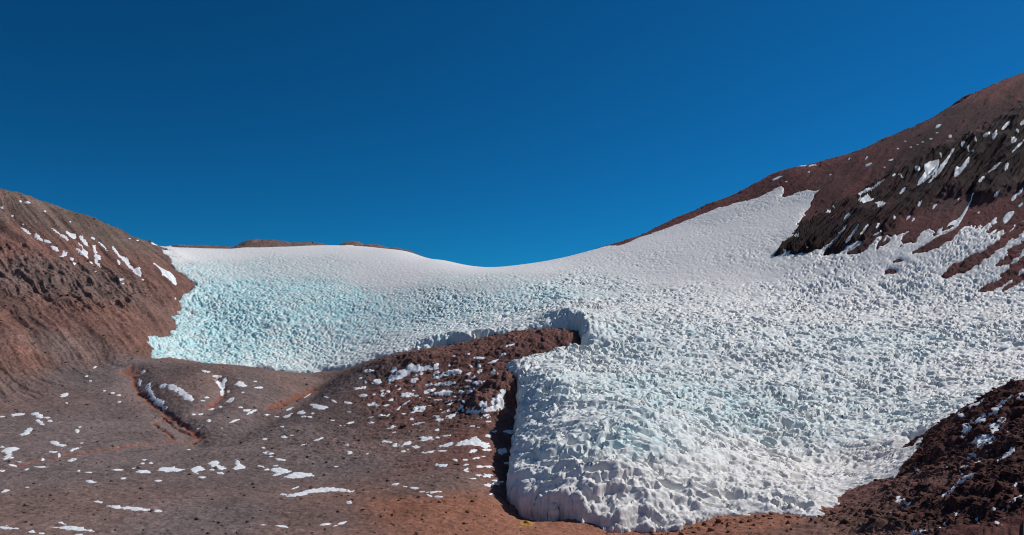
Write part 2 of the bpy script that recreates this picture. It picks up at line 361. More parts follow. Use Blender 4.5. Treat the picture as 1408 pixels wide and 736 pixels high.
# ------------------------------------------------------------------ rock colours, relief (all as real surface colours)
def hexl(r, g, b):
    c = np.array([r, g, b], float) / 255.0
    return tuple(np.where(c <= .04045, c / 12.92, ((c + .055) / 1.055) ** 2.4))
GREY = hexl(121, 105, 101); BROWN = hexl(127, 104, 96); ORANGE = hexl(152, 103, 82); RED = hexl(118, 83, 75); TALUS = hexl(127, 92, 82); TALO = hexl(130, 96, 84)
MAROON = hexl(110, 67, 63); DARKR = hexl(94, 65, 63); BLACKR = hexl(56, 39, 39); GRAVEL = hexl(106, 89, 85); MOUND = hexl(94, 57, 52); TOP = hexl(118, 98, 88)
ROCKZ = [
 (20, 280, TOP), (80, 300, TOP), (150, 322, TOP), (20, 330, TALUS), (90, 345, TALUS), (190, 370, TALUS), (230, 385, TALUS), (60, 380, BROWN), (130, 390, BROWN), (20, 430, TALO), (100, 440, TALUS), (160, 440, TALO), (30, 490, TALO), (100, 480, BROWN), (190, 470, TALO),
 (10, 540, BROWN), (120, 520, GREY), (180, 515, GREY), (280, 520, BROWN), (350, 530, GREY), (400, 530, BROWN), (60, 590, GREY), (150, 590, GREY), (300, 590, GREY), (400, 590, GREY),
 (100, 640, GREY), (300, 640, GREY), (450, 640, GREY), (450, 570, GRAVEL), (480, 530, GRAVEL), (100, 700, BROWN), (300, 710, GREY), (450, 710, BROWN), (560, 700, ORANGE), (660, 700, ORANGE), (720, 725, ORANGE), (600, 660, BROWN),
 (540, 540, RED), (600, 505, RED), (600, 560, RED), (660, 520, RED), (660, 480, RED), (740, 470, RED), (780, 465, RED), (640, 600, RED), (560, 610, BROWN), (670, 640, RED),
 (960, 730, ORANGE), (1060, 715, ORANGE), (1130, 725, TALO), (1190, 690, RED), (1230, 680, RED), (1220, 730, TALO), (850, 733, ORANGE), (800, 728, ORANGE),
 (1300, 600, MOUND), (1400, 560, MOUND), (1400, 650, MOUND), (1300, 700, MOUND), (1260, 620, MOUND), (1390, 720, MOUND),
 (1390, 120, MAROON), (1300, 170, DARKR), (1200, 215, MAROON), (1130, 232, MAROON), (1060, 245, MAROON), (960, 292, MAROON), (1330, 190, DARKR), (1200, 265, MAROON), (1140, 300, MAROON), (1260, 220, DARKR),
 (1100, 330, BLACKR), (1160, 310, BLACKR), (1220, 270, BLACKR), (1270, 240, BLACKR), (1300, 225, BLACKR), (1350, 215, BLACKR), (1390, 190, BLACKR), (1200, 325, DARKR), (1260, 305, MAROON), (1300, 280, DARKR), (1350, 260, DARKR), (1390, 240, DARKR), (1360, 300, MAROON), (1400, 290, MAROON),
 (1350, 360, MAROON), (1400, 370, MAROON), (360, 332, BROWN), (500, 335, BROWN), (250, 338, BROWN),
]
RC = field([(a[0], a[1]) + tuple(a[2]) for a in ROCKZ], R, 3.5)

# downhill directions of the two flanks, for gullies and talus stripes
def axis(a, b):
    p = np.array(xy(a, R)); q = np.array(xy(b, R)); d = (q - p) / np.linalg.norm(q - p); return d
fl = axis((70, 360), (175, 455)); fr = axis((1395, 215), (1310, 318))
FOOT = np.array([xy(p, R) for p in ((-200, 590), (0, 565), (60, 548), (120, 520), (165, 497), (205, 478), (230, 440), (240, 420), (262, 390), (240, 365), (215, 341, 303))] + [(-110, 420), (-420, 420), (-420, 100)])
SDL = poly_sd(X, Y, FOOT)
MNT = np.array([xy(p, R) for p in ((815, 344, 293), (900, 330, 285), (1000, 345, 262), (1065, 352), (1180, 352), (1280, 385), (1340, 400), (1408, 402), (1500, 395), (1700, 380, 205))] + [(600, 300), (600, 660), (32, 660)])
SDM = poly_sd(X, Y, MNT)
MOR = np.array([xy(p, R) for p in ((1150, 760, 78), (1165, 715), (1190, 690), (1243, 664), (1248, 630), (1262, 600), (1290, 588, 120), (1350, 560, 126), (1410, 540, 128), (1700, 520, 128), (1900, 600, 60), (1700, 900, 40), (1250, 900, 50))])
SDO = poly_sd(X, Y, MOR)
wl = sstep(-6, 8, SDL); wm = sstep(-4, 6, SDM); wo = sstep(-3, 4, SDO)
al, bl = X * fl[1] - Y * fl[0], X * fl[0] + Y * fl[1]     # across, along
am, bm = X * fr[1] - Y * fr[0], X * fr[0] + Y * fr[1]
warp = 3.0 * fbm(X / 18, Y / 18, None, 3, 77)
gl = ridged((al + warp) / 5.5, bl / 40, 4, 51)
gm = ridged((am + warp * .7) / 6.0, bm / 45, 4, 61)
sl = fbm((al + warp) / 2.2, bl / 45, None, 4, 71)
sm = fbm((am + warp) / 2.4, bm / 40, None, 4, 81)
# crags
def crag(poly, soft):
    q = np.array([xy(p, R) for p in poly]); return sstep(-soft, soft, poly_sd(X, Y, q) + 2.5 * n1 + 1.0 * n2)
CR1 = crag([(-10, 325), (40, 335), (75, 355), (130, 368), (190, 382), (235, 405), (246, 425), (225, 428), (190, 408), (165, 430), (110, 440), (60, 418), (0, 405), (-60, 400)], 3)
CR2 = crag([(1062, 350), (1085, 326), (1140, 288), (1190, 264), (1235, 231), (1275, 208), (1330, 190), (1380, 163), (1440, 130), (1440, 262), (1395, 262), (1350, 275), (1300, 262), (1265, 290), (1215, 318), (1180, 341), (1120, 347)], 2.6)
CR3 = crag([(640, 560), (655, 535), (685, 517), (712, 515), (718, 540), (690, 560), (665, 572)], 1.2)
ang = (R - CAMZ) / D[:, None]; ang[D < 200] = -9
crest = np.exp(-((np.arange(NR)[:, None] - ang.argmax(0)[None, :]) / 7.0) ** 2) * sstep(1, -1, SDn)
# hummocky rubble
f1a, f2a, ca = worley(X / 2.3, Y / 2.3, None, 5)
f1b, f2b, cb = worley(X / .8, Y / .8, None, 15)
fine = fbm(X / .7, Y / .7, None, 3, 21)
mid = fbm(X / 4, Y / 4, None, 4, 23)
low = fbm(X / 16, Y / 16, None, 3, 25)
RZ = field([(a[0], a[1], r) for a, r in [((560, 540), 1.), ((620, 510), 1.), ((690, 480), 1.5), ((740, 470), 1.5), ((660, 545), 1.3), ((560, 590), .7), ((600, 640), .3), ((640, 610), .7), ((450, 560), .35), ((300, 540), .35), ((380, 520), .2), ((220, 520), .3), ((120, 560), .25),
      ((100, 650), .25), ((300, 660), .25), ((300, 720), .3), ((560, 710), .3), ((700, 720), .3), ((1000, 728), .4), ((1200, 690), .5), ((1300, 640), 1.3), ((1390, 580), 1.3), ((1390, 700), 1.4), ((1300, 720), 1.1), ((40, 480), .5), ((130, 440), .5), ((60, 300), .3), ((190, 340), .3),
      ((1200, 240), .12), ((1350, 160), .15), ((1300, 290), .35), ((1380, 350), .8), ((1100, 238), .4), ((1330, 190), .12), ((1260, 300), .3)]], R, 5.0)[..., 0]
peb = np.maximum(0, .42 - f1b) / .42 * (cb > .55)
blk = np.maximum(0, .40 - f1a) / .40 * (ca > .72)
brk = np.abs(fbm(X / 2.4 + .4 * n2, Y / 1.7 + .4 * n1, None, 4, 25)) * 2 - .4
HR = RZ * (.26 * mid + .18 * peb + .20 * blk * (low > -.1) + .34 * brk + .14 * fine) + .05 * fine + .25 * low * (1 - wl) * (1 - wm)
HR = HR + wl * (.85 * gl + .3 * sl) + wm * (.5 * gm + .35 * sm)
HR = HR + wo * (.9 * fbm((X + Y) / 5, (X - Y) / 9, None, 4, 91))
cr = ridged((al + warp) / 2.0, bl / 8, 4, 53); cr2 = ridged((am + .4 * warp) / 2.1, bm / 30, 4, 63)
HR = HR + CR1 * (.85 * cr + .5 * fbm(al / 1.4, bl / 3, None, 3, 54) + .4)
HR = HR + CR2 * (2.5 * cr2 + .7 * fbm(am / 1.8, bm / 9, None, 3, 64) + .9)
HR = HR + CR3 * (1.0 + 1.0 * n1 + .4 * fine)
HR = HR + crest * (.9 * np.abs(fbm(X / 5.5, Y / 5.5, None, 4, 371)) + .25 * blk * (low > 0))
HR[D < 60] = HR[D < 60] * .5
HR = HR * (1 - .85 * sstep(-.3, 1.5, SDn))

def normals(Zs, Xs=X, Ys=Y):
    Pm = np.stack([Xs, Ys, Zs], -1)
    a = np.gradient(Pm, axis=1); b = np.gradient(Pm, axis=0)
    n = np.cross(a, b); n /= np.linalg.norm(n, axis=-1, keepdims=True) + 1e-12
    return n
NRM = normals(R)
RP = np.stack([X, Y, R], -1) + NRM * HR[..., None]
RP[..., 2] -= sstep(.2, 1.2, SDn) * (.35 + np.minimum(.4 * T, .6)) * (1 - .6 * sstep(0, 1, np.maximum(0, 1 - T)))   # keep the bed safely under the ice

# ---- gully lines of red earth on the hummock
def line_w(px, w):
    q = [xy(p, R) for p in px]; return np.exp(-(seg_d(X + .5 * n2, Y + .5 * n1, q) / w) ** 2)
gull = (.7 + .7 * np.clip(fbm(X / 1.5, Y / 1.5, None, 4, 321) + .2, 0, 1)) * np.maximum.reduce([line_w([(180, 505), (186, 530), (205, 552), (235, 575), (275, 603)], .6), line_w([(300, 520), (308, 535), (302, 550), (285, 562)], .6), line_w([(272, 602), (240, 590), (225, 575), (210, 583), (240, 605)], .4), line_w([(175, 512), (196, 511)], 1.4),
                          line_w([(0, 645), (50, 635), (120, 622), (200, 612), (275, 603)], .5), line_w([(370, 562), (400, 550), (430, 536)], 1.0)])
RP[..., 2] -= .45 * gull * (X * 0 + 1)
# ---- colours
tone = 1 + .22 * mid + .18 * low + .12 * fine
lum = RC * tone[..., None]
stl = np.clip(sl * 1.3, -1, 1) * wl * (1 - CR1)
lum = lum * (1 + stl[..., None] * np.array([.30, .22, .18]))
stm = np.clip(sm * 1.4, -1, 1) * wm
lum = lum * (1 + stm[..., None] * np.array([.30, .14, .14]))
lum = lum * (1 - CR1[..., None] * .15 * (fbm(al / 3, bl / 9, None, 3, 57)[..., None] * 1.2 + .25))
k2 = (CR2 * np.clip(.92 + .9 * fbm(am / 2.2, bm / 12, None, 3, 361), 0, 1))[..., None]
lum = lum * (1 - k2) + np.array(BLACKR) * tone[..., None] * k2
g = np.minimum(gull, 1)[..., None]
lum = lum * (1 - g) + np.array(hexl(142, 88, 70)) * g
redw = np.exp(-((X + 14) / 22) ** 2 - ((Y - 168) / 26) ** 2)
blot = sstep(.0, .5, fbm(X / 5, Y / 3.5, None, 4, 381)) * redw
lum = lum * (1 - .42 * blot[..., None])
spk = (cb > .86) & (f1b < .33)
lum = np.where(spk[..., None], lum * (.55 + .9 * (cb[..., None] - .86) / .14), lum)
yel = line_w([(752, 716), (725, 722)], 1.0) * (n2 > .0) * .8
lum = lum * (1 - yel[..., None]) + np.array(hexl(190, 145, 60)) * yel[..., None]
lum = np.clip(lum, .004, .9)

# ------------------------------------------------------------------ penitentes on the ice
im = SDn > -1.5
xi, yi, zi = X[im], Y[im], SURF[im]
amp, lump, cell = AMP[im], LUMP[im], CELL[im]
w1 = fbm(xi / 5, yi / 5, None, 3, 101); w2 = fbm(xi / 5, yi / 5, None, 3, 111)
qx = (xi + 1.9 * w1); qy = (yi + 1.9 * w2); qz = zi
def cells(sc, ax, seed):
    return worley(qx / (sc * ax), qy / sc, qz / (sc * 1.3), seed)
# cell size is blended between two octave sets so the grain shrinks towards the crest
ax = 1.05 + .75 * (1 - lump)
a0, b0_, c0_ = cells(3.0, 1.9, 191)
a1, b1, c1 = cells(1.75, ax, 201)
a2, b2, c2 = cells(1.05, ax, 211)
a3, b3, c3 = cells(.58, 1.5, 221)
bigw = np.clip((cell - 1.5) / .7, 0, 1); smallw = np.clip((1.75 - cell) / .5, 0, 1)
bowl = lambda a: 1.15 * sstep(.10, .78, a) - .62
def pit(a, c, r0, r1, cut):
    r = r0 + (r1 - r0) * c
    return (1 - sstep(.35 * r, r, a)) * (c > cut)
peak = lambda a: .75 - np.clip(a, 0, 1.0) ** 1.3 * 1.5
K1 = peak(a1 * 1.1) * (.5 + .8 * c1); K2 = peak(a2 * 1.1) * (.6 + .8 * c2); K3 = bowl(a3)
knob = 1.25 * bigw * K1 + (1 - .5 * bigw) * .85 * K2 + .25 * K3
Q1 = pit(a1, c1, .25, .62, .25); Q2 = pit(a2, c2, .30, .66, .15); Q3 = pit(a3, c3, .3, .7, .2)
crust = -(1.25 * bigw * Q1 + 1.0 * (1 - .5 * smallw) * Q2 + .55 * Q3) + .40 * (1 - .6 * smallw) * (np.clip(a1, 0, 1) ** 1.5 - .5) * .8 + .25 * bowl(a2) * .8 + .3
patchy = .50 + .60 * sstep(-.35, .35, fbm(qx / 11, qy / 8, None, 3, 281)) + .45 * sstep(-.1, .4, fbm(qx / 30 + qy / 25, qy / 6 - qx / 14, None, 3, 283))
rows = ridged(qx / 3.6, qy / 1.15, 3, 291)
near = sstep(145, 100, yi)
long_rows = ridged(qx / 6.5 + .25 * w2, (qy + .8 * qz) / 1.5, 3, 295)
crust = crust * patchy * (1 - .45 * near) + .26 * rows * (1 - lump) + .55 * near * long_rows
hv = lump * .95 * knob + (1 - .85 * lump) * crust
hv = hv + .10 * fbm(qx / .8, qy / .5, qz / .5, 3, 231) + .17 * (1 - .6 * lump) * ridged(qx / 1.5 + .3 * w2, (qy + qz) / .62, 3, 293) + .40 * fbm(qx / 9, qy / 6, None, 3, 241)
flank = np.exp(-(DC[im] / 11.0) ** 2)
hv = hv * (1 - .15 * flank) + flank * (.62 * bowl(a0) * (.6 + .6 * c0_) + .5 * ridged((qz + .35 * qy) / 1.15 + .5 * w1, qx / 6, 3, 271))
edge = sstep(-.2, 2.2, SDn[im])
HI = np.zeros_like(X)
HI[im] = hv * amp * 1.15 * (.3 + .7 * np.maximum(edge, flank * sstep(-.3, .15, SDn[im])))
NI = normals(SURF)
# the relief leans between upright and square to the ice
up = np.zeros_like(NI); up[..., 2] = 1
dirn = .55 * NI + .45 * up
IP = np.stack([X, Y, SURF], -1) + dirn * HI[..., None]
IP[..., 2] -= np.where(SDn < 0, .25 + np.minimum(-SDn, 1.5) * .9 - HI * 0, 0)
# keep thin ice above the rock
dirt = np.zeros_like(X)
dirt[im] = np.clip(.25 + 1.3 * fbm(xi / 9, yi / 4, None, 4, 251) + .45 * np.exp(-np.maximum(SDn[im], 0) / 2.5) * (zi < 30), 0, 1) * sstep(.12, .5, amp)

# ------------------------------------------------------------------ mesh helpers
FR = (np.arange(NR - 1)[:, None] * NC + np.arange(NC - 1)[None, :])
def build(name, Pm, fmask, mat, attrs, parent=None, nrm=None):
    f = FR[fmask]
    q = np.stack([f, f + 1, f + NC + 1, f + NC], -1).reshape(-1)
    used, inv = np.unique(q, return_inverse=True)
    v = Pm.reshape(-1, 3)[used]
    me = bpy.data.meshes.new(name)
    me.vertices.add(len(v)); me.vertices.foreach_set('co', v.astype(np.float32).ravel())
    nf = len(f)
    me.loops.add(nf * 4); me.loops.foreach_set('vertex_index', inv.astype(np.int32))
    me.polygons.add(nf); me.polygons.foreach_set('loop_start', np.arange(0, nf * 4, 4, dtype=np.int32))
    me.polygons.foreach_set('use_smooth', np.ones(nf, bool))
    for k, (kind, arr) in attrs.items():
        a = me.attributes.new(k, kind, 'POINT')
        if kind == 'FLOAT':
            a.data.foreach_set('value', arr.reshape(-1)[used].astype(np.float32))
        else:
            c = np.ones((len(used), 4), np.float32); c[:, :3] = arr.reshape(-1, 3)[used]
            a.data.foreach_set('color', c.ravel())
    me.update(); me.validate()
    if nrm is not None:
        me.normals_split_custom_set_from_vertices(nrm.reshape(-1, 3)[used].astype(np.float32))
    me.materials.append(mat)
    o = bpy.data.objects.new(name, me); C.objects.link(o)
    if parent: o.parent = parent
    return o

def tag(o, label=None, cat=None, group=None, kind=None):
    for k, v in (('label', label), ('category', cat), ('group', group), ('kind', kind)):
        if v: o[k] = v
    return o

# ------------------------------------------------------------------ materials
def nodes(name):
    m = bpy.data.materials.new(name); m.use_nodes = True
    nt = m.node_tree; b = nt.nodes['Principled BSDF']
    return m, nt, b
def N(nt, t, **kw):
    n = nt.nodes.new(t)
    for k, v in kw.items(): setattr(n, k, v)
    return n

def rock_material(name, fine_scale=3.0, bump=.8, use_attr=True, color=None, grain=1.0):
    m, nt, b = nodes(name); L = nt.links.new
    tc = N(nt, 'ShaderNodeTexCoord')
    if use_attr:
        at = N(nt, 'ShaderNodeAttribute', attribute_name='tint'); src = at.outputs['Color']
    else:
        rgb = N(nt, 'ShaderNodeRGB'); rgb.outputs[0].default_value = (*color, 1); src = rgb.outputs[0]
    n1 = N(nt, 'ShaderNodeTexNoise'); n1.inputs['Scale'].default_value = fine_scale; n1.inputs['Detail'].default_value = 6; n1.inputs['Roughness'].default_value = .75
    L(tc.outputs['Object'], n1.inputs['Vector'])
    mr = N(nt, 'ShaderNodeMapRange'); mr.inputs['From Min'].default_value = .3; mr.inputs['From Max'].default_value = .7; mr.inputs['To Min'].default_value = 1 - .55 * grain; mr.inputs['To Max'].default_value = 1 + .55 * grain
    L(n1.outputs['Fac'], mr.inputs['Value'])
    vo = N(nt, 'ShaderNodeTexVoronoi'); vo.inputs['Scale'].default_value = 2.1; L(tc.outputs['Object'], vo.inputs['Vector'])
    hs = N(nt, 'ShaderNodeSeparateColor'); L(vo.outputs['Color'], hs.inputs[0])
    m2 = N(nt, 'ShaderNodeMapRange'); m2.inputs['To Min'].default_value = .84; m2.inputs['To Max'].default_value = 1.16; L(hs.outputs[0], m2.inputs['Value'])
    mu = N(nt, 'ShaderNodeMath', operation='MULTIPLY'); L(mr.outputs[0], mu.inputs[0]); L(m2.outputs[0], mu.inputs[1])
    n4 = N(nt, 'ShaderNodeTexNoise'); n4.inputs['Scale'].default_value = .9; n4.inputs['Detail'].default_value = 5; n4.inputs['Roughness'].default_value = .85; L(tc.outputs['Object'], n4.inputs['Vector'])
    m4 = N(nt, 'ShaderNodeMapRange'); m4.inputs['From Min'].default_value = .35; m4.inputs['From Max'].default_value = .65; m4.inputs['To Min'].default_value = 1 - .4 * grain; m4.inputs['To Max'].default_value = 1 + .4 * grain; L(n4.outputs['Fac'], m4.inputs['Value'])
    mu4 = N(nt, 'ShaderNodeMath', operation='MULTIPLY'); L(mu.outputs[0], mu4.inputs[0]); L(m4.outputs[0], mu4.inputs[1]); mu = mu4
    mx = N(nt, 'ShaderNodeVectorMath', operation='SCALE'); L(src, mx.inputs[0]); L(mu.outputs[0], mx.inputs['Scale'])
    L(mx.outputs[0], b.inputs['Base Color'])
    b.inputs['Roughness'].default_value = .95; b.inputs['Specular IOR Level'].default_value = .15
    n2 = N(nt, 'ShaderNodeTexNoise'); n2.inputs['Scale'].default_value = 5.0; n2.inputs['Detail'].default_value = 5; n2.inputs['Roughness'].default_value = .7
    L(tc.outputs['Object'], n2.inputs['Vector'])
    bp = N(nt, 'ShaderNodeBump'); bp.inputs['Strength'].default_value = bump; bp.inputs['Distance'].default_value = .30
    L(n2.outputs['Fac'], bp.inputs['Height']); L(bp.outputs[0], b.inputs['Normal'])
    return m

def ice_material():
    m, nt, b = nodes('glacier_ice'); L = nt.links.new
    tc = N(nt, 'ShaderNodeTexCoord')
    bl = N(nt, 'ShaderNodeAttribute', attribute_name='blue'); di = N(nt, 'ShaderNodeAttribute', attribute_name='dirt')
    n1 = N(nt, 'ShaderNodeTexNoise'); n1.inputs['Scale'].default_value = .35; n1.inputs['Detail'].default_value = 5; n1.inputs['Roughness'].default_value = .7
    L(tc.outputs['Object'], n1.inputs['Vector'])
    mr = N(nt, 'ShaderNodeMapRange'); mr.inputs['From Min'].default_value = .36; mr.inputs['From Max'].default_value = .62; mr.inputs['To Min'].default_value = .3; mr.inputs['To Max'].default_value = 1.5
    L(n1.outputs['Fac'], mr.inputs['Value'])
    mu = N(nt, 'ShaderNodeMath', operation='MULTIPLY', use_clamp=True); L(bl.outputs['Fac'], mu.inputs[0]); L(mr.outputs[0], mu.inputs[1])
    mix = N(nt, 'ShaderNodeMix', data_type='RGBA'); L(mu.outputs[0], mix.inputs['Factor'])
    mix.inputs['A'].default_value = (.83, .785, .735, 1); mix.inputs['B'].default_value = (.50, .76, .76, 1)
    fr_ = N(nt, 'ShaderNodeAttribute', attribute_name='fresh'); mf = N(nt, 'ShaderNodeMix', data_type='RGBA'); L(fr_.outputs['Fac'], mf.inputs['Factor']); L(mix.outputs['Result'], mf.inputs['A']); mf.inputs['B'].default_value = (.90, .865, .83, 1); mix = mf
    m2 = N(nt, 'ShaderNodeMix', data_type='RGBA'); L(mix.outputs['Result'], m2.inputs['A']); m2.inputs['B'].default_value = (.50, .43, .385, 1)
    n3 = N(nt, 'ShaderNodeTexNoise'); n3.inputs['Scale'].default_value = 1.3; n3.inputs['Detail'].default_value = 6; n3.inputs['Roughness'].default_value = .8; L(tc.outputs['Object'], n3.inputs['Vector'])
    m3 = N(nt, 'ShaderNodeMapRange'); m3.inputs['From Min'].default_value = .45; m3.inputs['From Max'].default_value = .75; L(n3.outputs['Fac'], m3.inputs['Value'])
    mm = N(nt, 'ShaderNodeMath', operation='MULTIPLY', use_clamp=True); L(di.outputs['Fac'], mm.inputs[0]); L(m3.outputs[0], mm.inputs[1]); L(mm.outputs[0], m2.inputs['Factor'])
    L(m2.outputs['Result'], b.inputs['Base Color'])
    b.inputs['Roughness'].default_value = .6; b.inputs['Specular IOR Level'].default_value = .25
    n2 = N(nt, 'ShaderNodeTexNoise'); n2.inputs['Scale'].default_value = 4.0; n2.inputs['Detail'].default_value = 4; n2.inputs['Roughness'].default_value = .65; L(tc.outputs['Object'], n2.inputs['Vector'])
    bp = N(nt, 'ShaderNodeBump'); bp.inputs['Strength'].default_value = .35; bp.inputs['Distance'].default_value = .12
    L(n2.outputs['Fac'], bp.inputs['Height']); L(bp.outputs[0], b.inputs['Normal'])
    return m

def snow_material():
    m, nt, b = nodes('old_snow'); L = nt.links.new
    tc = N(nt, 'ShaderNodeTexCoord')
    n1 = N(nt, 'ShaderNodeTexNoise'); n1.inputs['Scale'].default_value = 1.2; n1.inputs['Detail'].default_value = 5; L(tc.outputs['Object'], n1.inputs['Vector'])
    rp = N(nt, 'ShaderNodeMix', data_type='RGBA'); L(n1.outputs['Fac'], rp.inputs['Factor']); rp.inputs['A'].default_value = (.88, .88, .89, 1); rp.inputs['B'].default_value = (.78, .77, .76, 1)
    L(rp.outputs['Result'], b.inputs['Base Color']); b.inputs['Roughness'].default_value = .6; b.inputs['Specular IOR Level'].default_value = .25
    bp = N(nt, 'ShaderNodeBump'); bp.inputs['Strength'].default_value = .3; bp.inputs['Distance'].default_value = .08
    L(n1.outputs['Fac'], bp.inputs['Height']); L(bp.outputs[0], b.inputs['Normal'])
    return m
M_ROCK = rock_material('volcanic_scree'); M_GRAVEL = rock_material('fine_gravel', bump=.5, grain=.55); M_TALUS = rock_material('talus', bump=.65, grain=.75); M_ICE = ice_material(); M_SNOW = snow_material()

# ------------------------------------------------------------------ setting
def fc(a):   # face value from vertex values
    return .25 * (a[:-1, :-1] + a[1:, :-1] + a[:-1, 1:] + a[1:, 1:])
RN = normals(RP[..., 2], RP[..., 0], RP[..., 1])
keep = fc(SDn) < 6.0
rid = np.zeros(keep.shape, int)
rid[fc(SDL) > 0] = 1
rid[fc(SDM) > 0] = 2
rid[fc(SDO) > 0] = 3
sY, sS = fc(Y), fc(X / np.maximum(Y, 1))
rid[(sY > 305) & (sS < .02) & (rid == 0)] = 4
rid[(fc(CR2) > .5) & (rid == 2)] = 5
A = {'tint': ('FLOAT_COLOR', lum)}
for k, nm in enumerate(('ground', 'hill', 'mountain', 'moraine', 'ridge', 'cliff')):
    tag(build(nm, RP, keep & (rid == k), {'ground': M_GRAVEL, 'hill': M_TALUS, 'mountain': M_TALUS}.get(nm, M_ROCK), A, None, RN), kind='structure')

# far ground out to the horizon, below everything in view
me = bpy.data.meshes.new('terrain'); q = 6000
ring = [(math.cos(a) * q, math.sin(a) * q, -70) for a in np.linspace(0, 2 * math.pi, 48, endpoint=False)]
me.from_pydata(ring, [], [list(range(48))]); me.update()
M_FAR = rock_material('far_scree', use_attr=False, color=BROWN); me.materials.append(M_FAR)
o = bpy.data.objects.new('terrain', me); C.objects.link(o); tag(o, kind='structure')

# ------------------------------------------------------------------ glacier
gl_root = bpy.data.objects.new('glacier', None); C.objects.link(gl_root)
b0 = xy((880, 731, 90), R); gz = 0.0
gl_root.location = (0, 0, 0)
tag(gl_root, 'white and pale blue glacier of spiky snow filling the saddle', 'glacier')
IN = normals(IP[..., 2], IP[..., 0], IP[..., 1])
ik = fc(SDn) > -1.0
BOWL = np.array([xy(p, SURF) for p in ((180, 520, 205), (180, 400, 250), (262, 385), (350, 378), (450, 383), (540, 395), (620, 402), (700, 398), (755, 400), (770, 425), (790, 445), (803, 466, 186), (740, 470, 190), (640, 490, 198), (430, 530, 206))])
TONG = np.array([xy(p, SURF) for p in ((803, 466, 186), (790, 445), (770, 425), (755, 400), (850, 383), (1000, 376), (1150, 380), (1300, 400), (1500, 400), (2000, 400, 200), (2000, 600, 100), (1300, 745, 80), (600, 745, 80), (680, 500, 170))])
ib = fc(poly_sd(X, Y, BOWL)) > 0
it = (fc(poly_sd(X, Y, TONG)) > 0) & ~ib
AI = {'fresh': ('FLOAT', .8 * (1 - sstep(.06, .3, AMP))), 'blue': ('FLOAT', BLUE), 'dirt': ('FLOAT', dirt)}
tag(build('ice_field', IP, ik & ib, M_ICE, AI, gl_root, IN), 'pale turquoise bowl of knobbly ice spikes')
tag(build('ice_tongue', IP, ik & it, M_ICE, AI, gl_root, IN), 'white ice tongue pitted with hollows, ending in a steep wall')
tag(build('snow_slope', IP, ik & ~ib & ~it, M_ICE, AI, gl_root, IN), 'smooth white snow rising to the saddle')

# ------------------------------------------------------------------ snow patches: traced outlines laid on the ground as real thin snow
ZOOM = {1: (0, 270, 4.907), 2: (0, 480, 2.875), 3: (170, 490, 2.99), 4: (360, 480, 2.875), 5: (480, 470, 5.867), 6: (520, 570, 4.908), 7: (1220, 510, 3.255), 8: (1060, 160, 3.066)}
